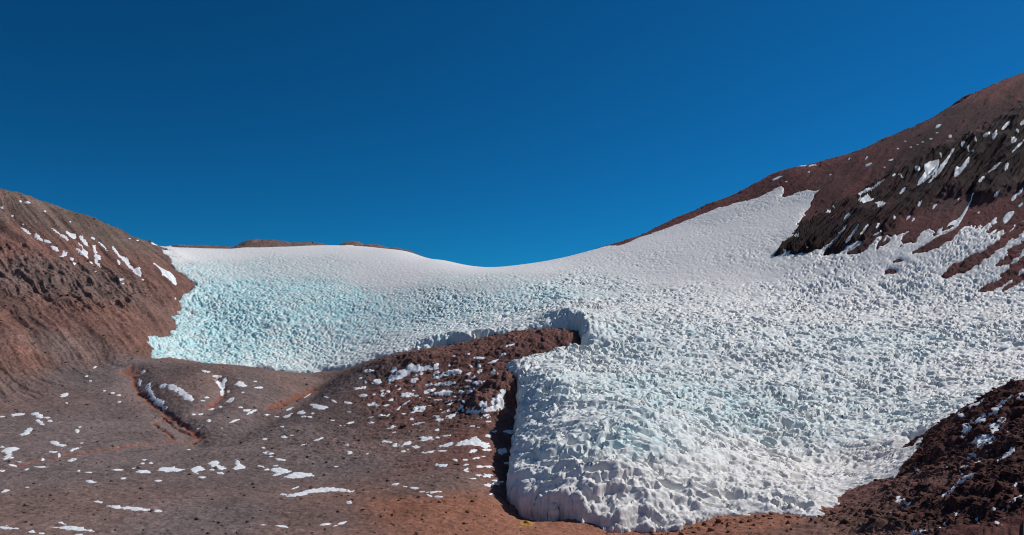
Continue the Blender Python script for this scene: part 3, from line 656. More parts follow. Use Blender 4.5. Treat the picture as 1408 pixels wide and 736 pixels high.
# named patches: (view, outline or (x, y, w, h, tilt), label)
BIG = [
 (1, [(338,207),(375,230),(412,260),(432,258),(470,308),(450,300),(412,268),(370,240)], 'thin kinked snow streak at the upper left of the streak cluster on the brown hill'),
 (1, [(440,240),(455,235),(480,255),(505,250),(512,265),(505,292),(480,280),(455,260)], 'stubby snow patch with two humps between streaks high on the brown hill'),
 (1, [(540,262),(553,268),(552,290),(575,300),(592,318),(590,345),(570,325),(540,295),(535,275)], 'hooked snow patch just right of the two humped one on the brown hill'),
 (1, [(520,310),(545,330),(570,365),(595,375),(585,395),(598,425),(570,405),(530,375),(500,350),(520,352),(550,375),(560,362),(535,330)], 'forked snow patch below the hooked one on the brown hill'),
 (1, [(625,330),(637,332),(645,360),(655,395),(680,402),(678,425),(658,430),(660,445),(680,465),(680,480),(658,470),(640,445),(645,415),(630,370)], 'wriggling upright snow streak in the middle of the brown hill'),
 (1, [(660,295),(680,315),(725,372),(705,362),(670,320)], 'slim straight snow sliver right of the wriggling streak on the hill'),
 (1, [(753,338),(775,355),(810,400),(840,408),(865,430),(875,460),(905,490),(935,480),(950,515),(945,542),(915,525),(870,480),(835,440),(800,410),(770,375)], 'longest ragged snow streak with a hooked foot on the brown hill'),
 (1, [(1025,442),(1055,465),(1110,500),(1160,520),(1185,560),(1187,612),(1150,570),(1110,540),(1095,535),(1090,505),(1050,470)], 'wedge of snow on the brown hill beside the glacier edge'),
 (1, [(133,205),(165,215),(200,245),(206,262),(180,248),(150,220)], 'pointed snow sliver farthest left on the brown hill'),
 (1, [(232,262),(245,248),(285,290),(280,303),(232,280)], 'compact triangular snow patch above the hill crags'),
 (1, (320,305,45,18,20), 'faint snow smear beside the triangular patch above the crags'),
 (1, [(340,340),(365,335),(392,355),(392,375),(375,370)], 'ragged snow patch just above the hill crags'),
 (1, [(400,405),(420,395),(425,362),(440,378),(460,378),(445,405),(415,412)], 'branching snow patch lodged among the hill crags'),
 (1, [(1010,315),(1060,320),(1090,330),(1040,332)], 'flat snow strip on the skyline above the glacier corner'),
 (1, (1130,338,60,8,5), 'thin snow line on the rim above the glacier top'),
 (1, (180,42,45,14,10), 'snow smear near the hill skyline at the frame edge'),
 (2, [(35,263),(55,255),(97,254),(92,262),(60,266)], 'flat dash of snow beside the comma shaped patch on grey ground'),
 (2, [(122,254),(150,249),(168,258),(168,272),(155,275),(140,265)], 'comma shaped snow patch on the grey ground below the hill foot'),
 (2, [(135,280),(150,276),(182,303),(160,298)], 'small snow wedge just under the comma shaped patch'),
 (2, [(76,340),(100,330),(110,312),(127,310),(125,325),(95,345)], 'bent snow patch like a sock below the comma shaped patch'),
 (2, [(0,404),(45,385),(75,398),(40,408),(42,420),(52,432),(15,437),(30,420),(25,408)], 'mushroom shaped snow patch touching the frame edge'),
 (2, [(205,362),(215,360),(232,375),(260,378),(255,387),(225,382),(205,372)], 'bone shaped snow patch on grey ground right of the mushroom patch'),
 (2, [(275,402),(300,392),(325,386),(315,392),(280,403)], 'slim tilted snow stroke right of the bone shaped patch'),
 (2, (285,439,32,13,-15), 'oval snow blob above the long red earth line'),
 (2, (166,466,50,7,0), 'thin snow line lying on the red earth line'),
 (2, (355,524,34,12,10), 'lone snow oval on grey gravel below the red earth line'),
 (2, (463,478,44,6,0), 'thin flat snow dash left of the snow row on grey gravel'),
 (2, [(235,188),(258,168),(272,186),(240,192)], 'triangular snow patch at the foot of the brown hill'),
 (2, [(0,700),(50,705),(95,712),(20,714),(0,708)], 'flat snow streak in the bottom left corner'),
 (2, [(180,699),(230,706),(270,698),(310,703),(385,723),(330,722),(240,712)], 'long pointed snow bank near the bottom left corner'),
 (2, (127,722,22,14,0), 'small snow lump beside the pointed bank at the bottom left'),
 (2, (243,689,32,10,10), 'snow dash right above the pointed bank at the bottom left'),
 (2, (390,605,30,8,10), 'short snow dash at the tip of a small red mound'),
 (2, [(413,624),(440,617),(500,622),(575,631),(630,640),(640,644),(560,640),(470,631)], 'long straight white snow sliver on the gravel plain'),
 (3, [(58,95),(68,88),(74,100),(65,112),(75,128),(66,128),(56,108)], 'narrow snow curl near the top of the red gully'),
 (3, [(88,120),(108,110),(112,128),(118,150),(140,175),(168,192),(160,200),(180,218),(165,218),(125,185),(105,155)], 'snow ribbon running down inside the red gully'),
 (3, [(70,60),(82,54),(85,62),(74,70)], 'snow spot at the head of the red gully'),
 (3, [(145,125),(165,112),(180,118),(165,132),(150,132)], 'mottled snow blob at the left end of the arched patch'),
 (3, [(180,118),(205,115),(240,135),(255,150),(285,165),(290,185),(255,178),(235,155),(205,140),(185,138)], 'arched snow patch on the grey hummock between two gullies'),
 (3, [(355,80),(385,75),(405,85),(375,88)], 'flat snow ring at the head of the short gully'),
 (3, [(372,95),(398,102),(418,88),(425,98),(412,112),(412,140),(402,162),(400,125),(380,108)], 'Y shaped snow patch in the short gully under the glacier'),
 (3, [(458,118),(472,102),(490,105),(495,115),(513,122),(480,126)], 'shark fin of snow on the hummock right of the short gully'),
 (3, (555,129,36,9,0), 'flat snow dash right of the shark fin patch'),
 (3, (440,179,32,18,-25), 'tilted snow oval below the shark fin patch'),
 (3, (357,215,24,14,0), 'round snow spot below the short gully'),
 (3, (508,222,30,12,0), 'snow oval above the slanting snow line on the grey slope'),
 (3, (527,229,42,10,-25), 'slanting snow line on the grey slope'),
 (3, (456,266,40,7,-20), 'thin slanting snow dash below the slanting snow line'),
 (3, [(45,475),(75,467),(100,472),(110,478),(75,481)], 'low snow dome, leftmost of the snow row on grey gravel'),
 (3, [(140,462),(165,456),(190,460),(200,450),(215,463),(262,462),(230,473),(180,475),(145,473)], 'long fish shaped snow patch in the row on grey gravel'),
 (3, [(275,465),(300,448),(318,455),(340,463),(325,472),(300,475),(308,488),(290,478)], 'star shaped snow patch in the row on grey gravel'),
 (3, (320,497,26,10,0), 'snow oval right under the star shaped patch'),
 (3, [(353,438),(370,428),(385,430),(390,445),(400,455),(418,462),(400,470),(360,450)], 'tall stepped snow patch in the row on grey gravel'),
 (3, (398,481,30,10,8), 'flat snow oval under the tall stepped patch'),
 (3, [(447,463),(468,455),(460,425),(475,425),(478,445),(505,452),(505,462),(470,468)], 'snow patch like an upturned T ending the gravel row'),
 (3, (590,397,30,10,0), 'flat snow blob on gravel right of the upturned T patch'),
 (4, (421,87,38,12,-5), 'white oval of snow on the moraine crest under the glacier'),
 (4, [(183,217),(215,216),(240,226),(272,231),(235,242),(210,232)], 'winged snow patch on the dark gravel dip'),
 (4, [(137,255),(155,242),(175,250),(160,258)], 'humped snow patch left of the winged one'),
 (4, [(80,265),(100,262),(122,252),(105,270),(90,273)], 'bent thin snow patch left of the humped one'),
 (4, (180,182,32,10,-40), 'tilted snow dash along the dark hummock edge'),
 (4, (339,212,32,12,10), 'snow lens on the dark gravel right of the winged patch'),
 (4, (351,291,32,8,-15), 'slim tilted snow dash below the snow lens'),
 (4, (86,348,24,12,0), 'lone snow blob on the gravel slope below the humped patch'),
 (4, (223,357,38,9,-15), 'slim snow dash alone on the brown gravel slope'),
 (4, [(388,152),(365,150),(372,164),(395,158),(412,154),(405,148)], 'small flat snow patch on red rubble at its dark margin'),
 (4, (400,184,28,14,0), 'snow blob under the flat patch at the rubble margin'),
 (4, (25,412,38,13,5), 'blunt snow dash above the twin snow banks'),
 (4, (74,437,40,9,8), 'thin snow dash above the twin snow banks'),
 (4, [(28,480),(60,468),(90,474),(118,486),(90,494),(50,488)], 'left one of the twin snow banks on the gravel plain'),
 (4, [(80,508),(110,495),(135,486),(165,487),(213,498),(180,506),(130,512)], 'right one of the twin snow banks on the gravel plain'),
 (4, (60,497,26,10,-10), 'snow blob squeezed under the twin snow banks'),
 (4, [(95,585),(130,570),(180,557),(250,546),(290,548),(380,566),(300,562),(200,566),(140,585)], 'long arched snow drift on the gravel plain, largest in the foreground'),
 (4, (85,576,30,9,5), 'snow dash at the tip of the long arched drift'),
 (4, (83,702,48,9,8), 'flat snow dash near the bottom edge on brown gravel'),
 (4, (249,694,36,11,-8), 'oval snow dash near the bottom edge right of the flat dash'),
 (4, (320,687,32,9,-15), 'tilted snow dash near the bottom edge right of the oval dash'),
 (5, [(345,210),(370,205),(385,225),(365,245),(345,235)], 'snow knob above the large snow drape on the red moraine'),
 (5, [(310,290),(330,270),(375,265),(400,235),(440,225),(470,200),(500,180),(530,190),(590,205),(640,190),(680,200),(720,182),(712,220),(650,222),(560,238),(500,245),(450,285),(390,300),(345,318),(318,308)], 'large rugged snow drape under the crest of the red moraine'),
 (5, [(670,285),(700,240),(730,232),(700,255),(705,268),(745,262),(770,250),(830,225),(900,225),(910,250),(860,265),(780,270),(720,295)], 'broad hooked snow patch right of the large drape on red moraine'),
 (5, [(205,310),(240,295),(260,330),(235,352),(212,330)], 'shaded snow knob at the lower end of the large drape'),
 (5, [(500,330),(515,300),(545,285),(548,310),(520,333)], 'leaf shaped snow patch below the large drape'),
 (5, (582,258,28,18,-30), 'snow spot between the large drape and the hooked patch'),
 (5, [(693,355),(720,335),(780,325),(850,325),(848,342),(770,355)], 'long flat snow loaf below the broad hooked patch'),
 (5, (645,347,60,18,-10), 'tapered snow dash left of the long flat loaf'),
 (5, (963,262,44,24,-35), 'tilted snow patch right of the broad hooked patch'),
 (5, (962,313,62,14,5), 'flat snow dash right of the long flat loaf'),
 (5, (960,363,66,16,-8), 'snow dash above the rough rubble on the red moraine'),
 (5, (1050,330,90,26,-10), 'snow bar leaning on the overhanging red hump'),
 (5, [(600,405),(640,385),(690,380),(650,400),(608,418)], 'feather shaped snow patch above the ring shaped one'),
 (5, [(412,440),(450,412),(518,410),(510,435),(450,445)], 'kite shaped snow patch in the middle of the red moraine'),
 (5, [(660,425),(740,400),(790,390),(852,400),(850,418),(790,430),(720,428)], 'eye shaped snow patch in the middle of the red moraine'),
 (5, (903,404,36,24,0), 'round snow spot right of the eye shaped patch'),
 (5, (335,468,42,20,-20), 'tilted snow oval lower left of the kite shaped patch'),
 (5, (305,511,56,14,-15), 'thin snow dash below the tilted oval on the red moraine'),
 (5, [(142,512),(200,492),(215,508),(260,512),(205,522)], 'low jagged snow patch on the left of the red moraine'),
 (5, (270,425,50,24,-20), 'double snow spot left of the kite shaped patch'),
 (5, [(375,550),(400,525),(425,520),(400,548)], 'lower half of a broken slanting snow stroke'),
 (5, [(425,518),(455,492),(487,477),(450,505)], 'upper half of a broken slanting snow stroke'),
 (5, [(485,578),(530,550),(512,535),(555,525),(600,515),(615,530),(590,558),(540,572)], 'bird shaped snow patch low on the red moraine'),
 (5, (262,593,60,12,0), 'flat snow dash left of the bird shaped patch'),
 (5, (560,660,92,14,-12), 'long slim snow bar below the bird shaped patch'),
 (5, (338,690,64,16,-15), 'slim snow bar lower left of the bird shaped patch'),
 (5, (795,479,76,14,-8), 'slim snow bar below the eye shaped patch'),
 (5, [(740,570),(780,555),(815,540),(812,558),(770,573)], 'tapered snow patch above the snow anchor'),
 (5, [(668,595),(720,590),(725,615),(770,628),(720,645),(685,640),(705,615)], 'anchor shaped snow patch low on the red moraine'),
 (5, [(785,618),(790,598),(830,592),(865,568),(860,585),(815,615)], 'curved snow patch right of the snow anchor'),
 (5, [(870,555),(900,525),(920,512),(910,535),(880,555)], 'upright snow flake in rubble left of the overhanging red hump'),
 (5, [(945,560),(1000,550),(1080,545),(1150,535),(1220,505),(1270,490),(1230,530),(1150,565),(1050,572),(990,572)], 'long snow ledge running into the shadow under the red hump'),
 (5, [(985,540),(1040,518),(1065,515),(1070,480),(1105,462),(1120,480),(1100,515),(1040,528)], 'boot shaped snow patch on the front of the red hump'),
 (5, [(1140,495),(1160,460),(1200,435),(1215,395),(1245,378),(1258,395),(1255,430),(1270,440),(1230,465),(1180,480)], 'upright ragged snow patch on the red hump beside the ice wall'),
 (5, [(1033,620),(1080,600),(1145,570),(1110,600),(1060,618)], 'slim snow streak below the long ledge beside the dark trench'),
 (5, (1040,130,100,22,5), 'snow bar on the moraine crest under the shaded ice wall'),
 (5, (1235,108,60,18,-30), 'upper tilted snow bar on rubble left of the ice tongue'),
 (5, (1165,160,80,18,-25), 'lower tilted snow bar on rubble left of the ice tongue'),
 (6, [(20,182),(50,174),(100,184),(75,198)], 'flat snow patch, leftmost of a low row on red gravel'),
 (6, [(82,205),(110,188),(140,200),(125,220)], 'round snow patch second from the left in the low row'),
 (6, [(150,220),(185,185),(200,167),(220,180),(215,200),(180,208),(155,228)], 'club shaped snow patch in the low row on red gravel'),
 (6, [(235,212),(265,205),(270,225),(245,235)], 'dim square snow patch right of the club shaped one'),
 (6, [(283,155),(300,150),(325,160),(375,142),(340,165),(290,185)], 'tadpole shaped snow patch above the low row'),
 (6, (455,145,70,10,-8), 'thin snow dash right of the tadpole shaped patch'),
 (6, [(412,220),(460,198),(508,183),(505,210),(460,217)], 'snow wedge left of the crown shaped patch'),
 (6, [(512,222),(560,180),(600,172),(640,155),(670,143),(680,170),(705,185),(750,185),(740,228),(720,228),(690,212),(640,205),(590,205)], 'crown shaped snow patch beside the dark trench'),
 (6, (735,238,50,12,0), 'snow dash under the right end of the crown shaped patch'),
 (6, [(275,258),(320,250),(360,243),(382,248),(330,265)], 'flat snow patch below the snow wedge on red gravel'),
 (6, (432,246,60,10,0), 'double snow dash below the snow wedge'),
 (6, (645,248,44,18,-15), 'tilted snow dash below the crown shaped patch'),
 (6, [(375,335),(420,338),(470,328),(465,348),(430,353)], 'flat snow patch on gravel below the double dash'),
 (6, [(475,300),(510,300),(540,302),(538,322),(515,318)], 'hooked snow patch on gravel below the double dash'),
 (6, (682,352,38,14,0), 'snow oval left of another near the dark trench'),
 (6, (742,352,52,12,5), 'pointed snow oval touching the dark trench'),
 (6, [(703,420),(730,405),(780,402),(750,418),(710,427)], 'snow wing near the lower end of the dark trench'),
 (6, (795,469,40,14,0), 'snow oval at the lower tip of the dark trench'),
 (6, [(713,470),(740,472),(775,475),(770,492),(720,480)], 'snow slab at the lower end of the dark trench'),
 (6, (743,142,42,22,-10), 'snow blob above the crown shaped patch'),
 (6, [(665,28),(710,12),(745,0),(740,12),(700,25)], 'slender snow dash high beside the dark trench'),
 (6, (118,470,44,14,-15), 'tilted snow dash, first of a broken line on orange gravel'),
 (6, (245,496,62,16,5), 'snow oval in a broken line on orange gravel'),
 (6, (372,524,112,12,-5), 'long snow bar ending the broken line on orange gravel'),
 (6, (407,555,48,7,0), 'thin snow dash just under the long bar on orange gravel'),
 (6, (885,115,70,26,0), 'snow scraps in the shade at the top of the dark trench'),
 (6, (835,245,60,40,0), 'snow scraps in the shade in the middle of the dark trench'),
 (7, [(370,165),(400,145),(445,123),(440,133),(400,152)], 'slim snow bar just below the crest of the dark mound'),
 (7, [(450,195),(470,176),(455,178),(490,165),(520,135),(540,130),(535,150),(505,175),(500,195),(470,200)], 'large ragged snow streak high on the dark mound'),
 (7, [(405,215),(430,205),(440,190),(455,205),(430,230),(410,232)], 'snow patch between the ragged streak and the rounded patch on the mound'),
 (7, [(337,270),(365,240),(375,228),(392,250),(375,268),(350,278)], 'rounded snow patch on the left flank of the dark mound'),
 (7, [(355,330),(400,310),(440,285),(465,255),(475,250),(495,228),(525,210),(510,235),(495,262),(470,280),(478,325),(420,332)], 'largest triangular snow patch in a hollow of the dark mound'),
 (7, [(585,130),(600,110),(612,100),(640,85),(650,95),(612,120),(595,130)], 'snow patch at the frame edge near the mound crest'),
 (7, [(497,400),(520,380),(545,348),(555,352),(540,378),(515,400)], 'straight tilted snow bar on the dark mound'),
 (7, [(340,400),(370,378),(405,372),(380,388)], 'flat snow wedge below the triangular patch on the mound'),
 (7, (404,404,28,16,0), 'snow spot under the flat wedge on the mound'),
 (7, (350,431,34,10,0), 'snow dash under the flat wedge on the mound'),
 (7, [(233,572),(270,555),(310,510),(335,475),(380,463),(402,470),(350,485),(325,510),(290,545)], 'long curved snow streak at the foot of the dark mound'),
 (7, (332,195,22,20,-45), 'snow spot at the left end of the mound crest'),
 (7, (553,116,24,14,-30), 'snow spot above the ragged streak on the mound'),
 (7, [(555,517),(585,500),(612,485),(650,465),(650,485),(612,495),(580,512)], 'upper snow streak at the frame edge on the mound'),
 (7, [(540,602),(575,580),(612,530),(650,500),(650,530),(612,552),(585,575)], 'lower forked snow streak at the frame edge on the mound'),
 (7, (300,643,14,24,0), 'upright snow flake on the ground below the dark mound'),
 (7, (42,563,34,18,10), 'snow flake on red ground at the tip of the ice'),
 (7, (58,582,56,10,-20), 'tilted snow dash on red ground below the ice tip'),
 (7, (85,593,40,10,-15), 'short snow dash right of the tilted dash on red ground'),
 (7, [(90,732),(120,712),(160,710),(175,716),(155,730),(130,722)], 'snow patch on the bottom edge below the dark mound'),
 (7, (215,703,36,10,0), 'snow dash near the bottom edge below the dark mound'),
 (8, [(360,330),(380,318),(420,300),(480,262),(484,272),(430,312),(385,335)], 'snow rim along the top of the black crags'),
 (8, [(508,250),(525,238),(528,250),(512,258)], 'snow tuft right of the snow rim on the black crags'),
 (8, [(537,240),(560,255),(560,264),(540,252)], 'slanting snow tuft beside the large snow chute'),
 (8, [(610,205),(625,210),(632,228),(615,236),(605,225)], 'snow cap at the top of the large snow chute'),
 (8, [(640,210),(660,195),(700,180),(712,178),(708,215),(680,260),(640,285),(615,298),(620,270),(650,235)], 'large shaded snow chute in the black crags'),
 (8, [(650,290),(690,240),(715,205),(745,165),(770,130),(778,135),(750,185),(720,235),(680,275)], 'long slanting snow chute right of the large shaded one'),
 (8, [(768,260),(775,212),(800,215),(830,170),(840,185),(815,225),(780,262)], 'split snow chute falling from a bright tuft on the crags'),
 (8, [(815,130),(830,125),(840,150),(828,150)], 'bright snow tuft above the split chute'),
 (8, [(888,85),(905,68),(925,65),(915,85),(895,95)], 'snow patch high on the black crags'),
 (8, [(965,55),(985,30),(1010,15),(1000,40),(972,65)], 'slanting snow patch at the top of the black crags'),
 (8, [(1040,35),(1060,15),(1090,0),(1090,12),(1055,45)], 'snow streak touching the frame edge above the crags'),
 (8, (1038,62,22,18,0), 'round snow spot near the frame edge on the crags'),
 (8, [(1005,160),(1030,125),(1067,95),(1090,75),(1090,90),(1067,105),(1030,145)], 'broad snow streak at the frame edge on the crags'),
 (8, [(908,240),(940,210),(972,190),(970,198),(925,238)], 'thin straight snow streak on the maroon scree'),
 (8, (887,268,40,14,-45), 'short snow streak above the long gully'),
 (8, [(732,475),(760,440),(790,435),(830,375),(850,320),(855,325),(835,385),(795,455),(780,475),(765,455)], 'long snow gully reaching down to the glacier'),
 (8, [(240,540),(280,500),(320,450),(325,455),(300,495),(262,530)], 'first of three slanting snow gullies at the crag foot'),
 (8, [(305,540),(340,490),(370,450),(368,470),(330,530)], 'second of three slanting snow gullies at the crag foot'),
 (8, [(370,505),(395,465),(420,440),(410,470),(385,500)], 'third of three slanting snow gullies at the crag foot'),
 (8, [(420,510),(450,485),(480,475),(455,500)], 'snow wedge at the crag foot right of three gullies'),
 (8, [(535,330),(560,300),(572,292),(570,310),(545,335)], 'shaded snow scrap left of the large snow chute'),
 (8, [(370,370),(365,340),(440,345),(425,360),(395,365)], 'shaded snow shelf below the snow rim'),
 (8, [(430,362),(470,358),(488,368),(470,385),(455,380)], 'shaded snow scrap right of the shelf below the rim'),
 (8, (320,425,18,26,-20), 'snow tuft above three slanting gullies'),
 (8, (245,402,18,14,0), 'snow spot high on the narrow black crag end'),
 (8, (108,503,18,14,0), 'snow spot near the pointed end of the black crags'),
 (8, [(135,565),(150,550),(162,540),(155,560)], 'snow notch at the crag foot near its pointed end'),
 (8, (705,42,30,12,-35), 'bright snow dash near the maroon skyline'),
 (8, (505,184,26,8,-20), 'snow dash in the middle of the smooth maroon slope'),
 (8, (412,205,36,12,-30), 'snow dash low on the smooth maroon slope'),
 (8, (175,208,36,8,-10), 'right one of two pale snow dashes by the low maroon ridge'),
 (8, (135,210,40,6,-5), 'left one of two pale snow dashes by the low maroon ridge'),
 (8, (25,262,60,10,-25), 'snow dash on the ridge beside the upper snow'),
 (8, (940,442,30,30,-20), 'snow blob at the foot of the maroon scree'),
 (8, [(970,440),(1000,400),(1035,395),(1010,435),(985,460)], 'wide snow gully at the foot of the maroon scree'),
 (8, (950,330,14,26,0), 'upright snow fleck alone on the maroon scree'),
 (8, (1025,342,14,40,35), 'tilted snow fleck near the frame edge on maroon scree'),
 (8, (1052,374,18,20,0), 'snow spot near the frame edge on maroon scree'),
 (8, (626,368,10,32,35), 'thin snow stroke below the large shaded chute'),
 (8, (710,485,14,30,30), 'snow fleck beside the foot of the long gully'),
]
# small flecks nothing tells apart: (view, x, y, w, h, tilt)
FLECK = {
 'hill': ('tiny snow fleck on the brown scree hill', [(1,625,284,22,14,30),(1,798,448,14,34,-20),(1,812,562,28,18,0),(1,825,590,14,10,0),(1,483,424,25,18,0),(1,85,133,14,16,0),(1,15,78,20,14,30),(1,303,101,12,10,0),(1,475,172,10,10,0),(1,138,34,16,10,0),(1,930,297,16,8,0),(1,875,286,10,6,0),(1,1270,353,40,10,0),(1,615,448,22,12,30),(1,963,562,12,10,0),(1,155,190,14,8,45),(1,500,455,18,14,0),(1,645,508,12,8,0),(1,1180,690,10,14,0)]),
 'plain': ('tiny snow fleck on the flat grey ground below the hill', [(2,8,267,22,7,0),(2,188,271,20,10,0),(2,197,285,16,10,0),(2,10,388,16,8,0),(2,213,407,28,8,0),(2,305,322,14,18,0),(2,315,308,12,8,0),(2,232,416,8,10,0),(2,172,436,14,10,0),(2,105,476,18,8,-20),(2,50,458,28,6,0),(2,68,463,14,7,0),(2,75,446,22,5,0),(2,5,481,26,8,0),(2,20,562,30,10,-20),(2,485,511,18,8,0),(2,323,372,8,6,0),(2,312,481,10,8,0),(2,355,488,40,6,0),(2,264,214,8,8,0),(2,342,108,12,6,0),(2,358,126,14,8,0),(2,445,174,14,8,0),(2,470,183,14,8,0),(2,472,210,14,8,0),(2,412,165,10,6,0),(2,375,73,14,6,-45),(2,313,734,28,8,0),(2,165,730,20,8,0),(2,108,547,12,6,0)]),
 'hummock': ('tiny snow fleck on the grey hummocks under the glacier bowl', [(3,338,62,30,12,10),(3,541,104,14,9,0),(3,490,149,12,6,0),(3,399,208,12,12,0),(3,430,145,14,12,0),(3,327,183,18,6,0),(3,352,265,14,12,0),(3,480,210,18,8,0),(3,288,239,14,8,0),(3,318,238,20,6,0),(3,307,296,16,8,0),(3,405,296,10,6,0),(3,590,239,18,8,0),(3,342,170,18,8,0),(3,365,466,20,12,0),(3,112,439,14,9,0),(3,85,425,18,8,0),(3,78,441,12,8,0),(3,41,461,12,6,0),(3,142,512,20,6,0),(3,574,376,14,10,0),(3,568,454,34,9,15),(3,590,466,18,8,0),(3,268,384,12,5,0),(3,574,693,18,6,0)]),
 'gravel': ('tiny snow fleck on the brown gravel between hummock and red moraine', [(4,110,237,28,8,-25),(4,255,191,20,8,15),(4,287,207,22,8,30),(4,24,260,18,7,0),(4,60,268,16,5,0),(4,165,267,16,7,0),(4,190,268,18,8,0),(4,202,254,10,8,0),(4,280,282,16,6,0),(4,345,249,16,4,0),(4,117,342,14,5,0),(4,82,307,16,5,0),(4,12,356,14,8,0),(4,340,380,12,10,0),(4,347,410,18,14,30),(4,165,378,24,6,-20),(4,320,302,24,5,0),(4,440,220,40,10,0),(4,455,127,28,14,0),(4,36,424,18,8,0),(4,8,467,18,7,0),(4,55,462,16,8,0),(4,132,549,30,7,-20),(4,345,607,18,12,0),(4,292,699,16,5,-15),(4,418,414,10,7,0),(4,290,465,18,5,0)]),
 'moraine': ('tiny snow fleck strewn over the red moraine rubble', [(5,155,236,76,26,-5),(5,90,297,34,12,-30),(5,130,327,24,18,0),(5,186,338,28,14,0),(5,540,272,30,16,-20),(5,857,362,30,18,-20),(5,518,394,28,12,0),(5,543,436,44,12,0),(5,970,405,44,24,-20),(5,1018,378,24,20,-30),(5,268,398,36,18,-20),(5,316,404,24,20,-40),(5,200,425,24,12,-30),(5,405,382,36,12,-25),(5,375,355,20,10,-40),(5,325,336,22,10,0),(5,441,580,34,10,0),(5,313,594,30,12,-40),(5,175,608,50,8,-5),(5,505,624,28,18,0),(5,177,653,34,16,0),(5,20,652,44,14,-15),(5,715,470,60,8,-3),(5,820,500,50,10,-15),(5,650,514,32,10,0),(5,1125,645,30,12,0),(5,995,682,40,12,0),(5,1045,690,24,10,0),(5,1120,610,40,14,-30),(5,950,99,44,12,0),(5,1060,235,50,24,-45),(5,1000,288,40,16,-45),(5,1165,245,26,40,20),(5,1190,260,36,24,-30),(5,1300,30,70,14,-20),(5,843,115,20,6,0),(5,676,167,16,8,0),(5,803,192,16,10,0),(5,980,200,34,20,40),(5,1048,195,30,30,20),(5,575,455,18,14,-45),(5,895,366,30,6,0),(5,865,440,50,8,-5),(5,647,449,16,8,0),(5,733,547,14,10,0),(5,920,550,24,20,0),(5,935,480,20,16,0),(5,890,470,20,12,0)]),
 'trench': ('tiny snow fleck on the red gravel beside the dark trench', [(6,172,251,30,12,0),(6,203,236,12,8,0),(6,402,156,22,12,0),(6,372,168,18,8,0),(6,662,295,36,10,-15),(6,715,282,30,6,0),(6,587,307,24,10,0),(6,592,340,34,12,-5),(6,590,372,40,14,-20),(6,600,384,30,10,0),(6,640,432,36,8,0),(6,790,446,30,10,0),(6,760,537,34,10,-20),(6,782,116,38,16,0),(6,742,48,28,12,0),(6,180,486,40,7,10),(6,292,521,28,8,0),(6,345,546,40,10,20),(6,85,87,46,12,-20),(6,108,121,32,6,-5),(6,395,103,30,12,-10),(6,825,455,36,6,0),(6,680,410,40,8,0),(6,870,330,40,14,0)]),
 'mound': ('tiny snow fleck among the dark stones of the mound', [(7,335,448,14,30,0),(7,340,295,18,10,0),(7,346,522,18,8,0),(7,537,270,14,12,0),(7,570,293,14,12,0),(7,518,621,28,10,-25),(7,62,612,30,12,-10),(7,10,640,24,6,0),(7,245,684,14,8,0),(7,510,693,12,10,0),(7,475,620,14,16,0),(7,490,685,10,24,-10),(7,388,662,10,20,45),(7,128,443,24,8,40),(7,272,433,10,8,0)]),
 'mountain': ('tiny snow fleck on the dark maroon mountainside', [(8,715,162,10,26,-20),(8,808,115,14,30,20),(8,268,384,14,10,0),(8,60,570,14,12,0),(8,250,246,12,6,0),(8,402,177,14,8,0),(8,567,105,14,6,0),(8,535,137,10,8,0),(8,65,276,14,8,0),(8,755,85,14,20,40),(8,675,95,20,8,0),(8,620,120,14,6,0),(8,640,108,12,6,0),(8,945,448,30,10,-40),(8,876,406,12,10,0),(8,1050,320,12,24,0),(8,990,215,14,36,20),(8,1020,100,20,36,20),(8,940,80,14,50,20),(8,790,350,8,8,0),(8,600,435,8,24,30),(8,580,425,10,20,20),(8,520,430,8,20,20),(8,450,460,10,30,25),(8,690,380,10,20,30),(8,640,490,30,10,-40),(8,860,100,12,18,0),(8,850,148,12,12,0),(8,700,70,14,6,0),(8,590,130,12,6,0),(8,480,215,12,5,0),(8,330,180,10,5,0),(8,160,235,14,5,0)]),
}
RS = R + HR * NRM[..., 2]
def patch_poly(view, shp):
    ox, oy, k = ZOOM[view]
    if isinstance(shp, tuple):
        x, y, w, h, t = shp
        if view == 8 and x > 300 and y > 150 and max(w, h) / min(w, h) < 2.2:      # snow lies in the downhill runnels here
            q = max(w, h); w, h, t = q * 1.5, q * .5, -52
        t = math.radians(t)
        m = 14; a = np.arange(m) / m * 2 * math.pi
        r = 1 + .18 * rng.uniform(-1, 1, m)
        k8 = .8 if view == 8 else 1.0
        px, py = np.cos(a) * w / 2 * r * 1.12 * k8, np.sin(a) * np.abs(np.sin(a)) ** .6 * h / 2 * r * k8 * {2: .85, 3: .85, 4: .85, 5: 1.15, 6: 1.0}.get(view, 1.15)
        py = py + .12 * h * rng.uniform(-1, 1) * np.cos(a * 2)
        shp = np.c_[x + px * math.cos(t) - py * math.sin(t), y + px * math.sin(t) + py * math.cos(t)]
    return np.array([(ox + p[0] / k, oy + p[1] / k) for p in shp])
n_fine = fbm(X / .45, Y / .45, None, 2, 301)
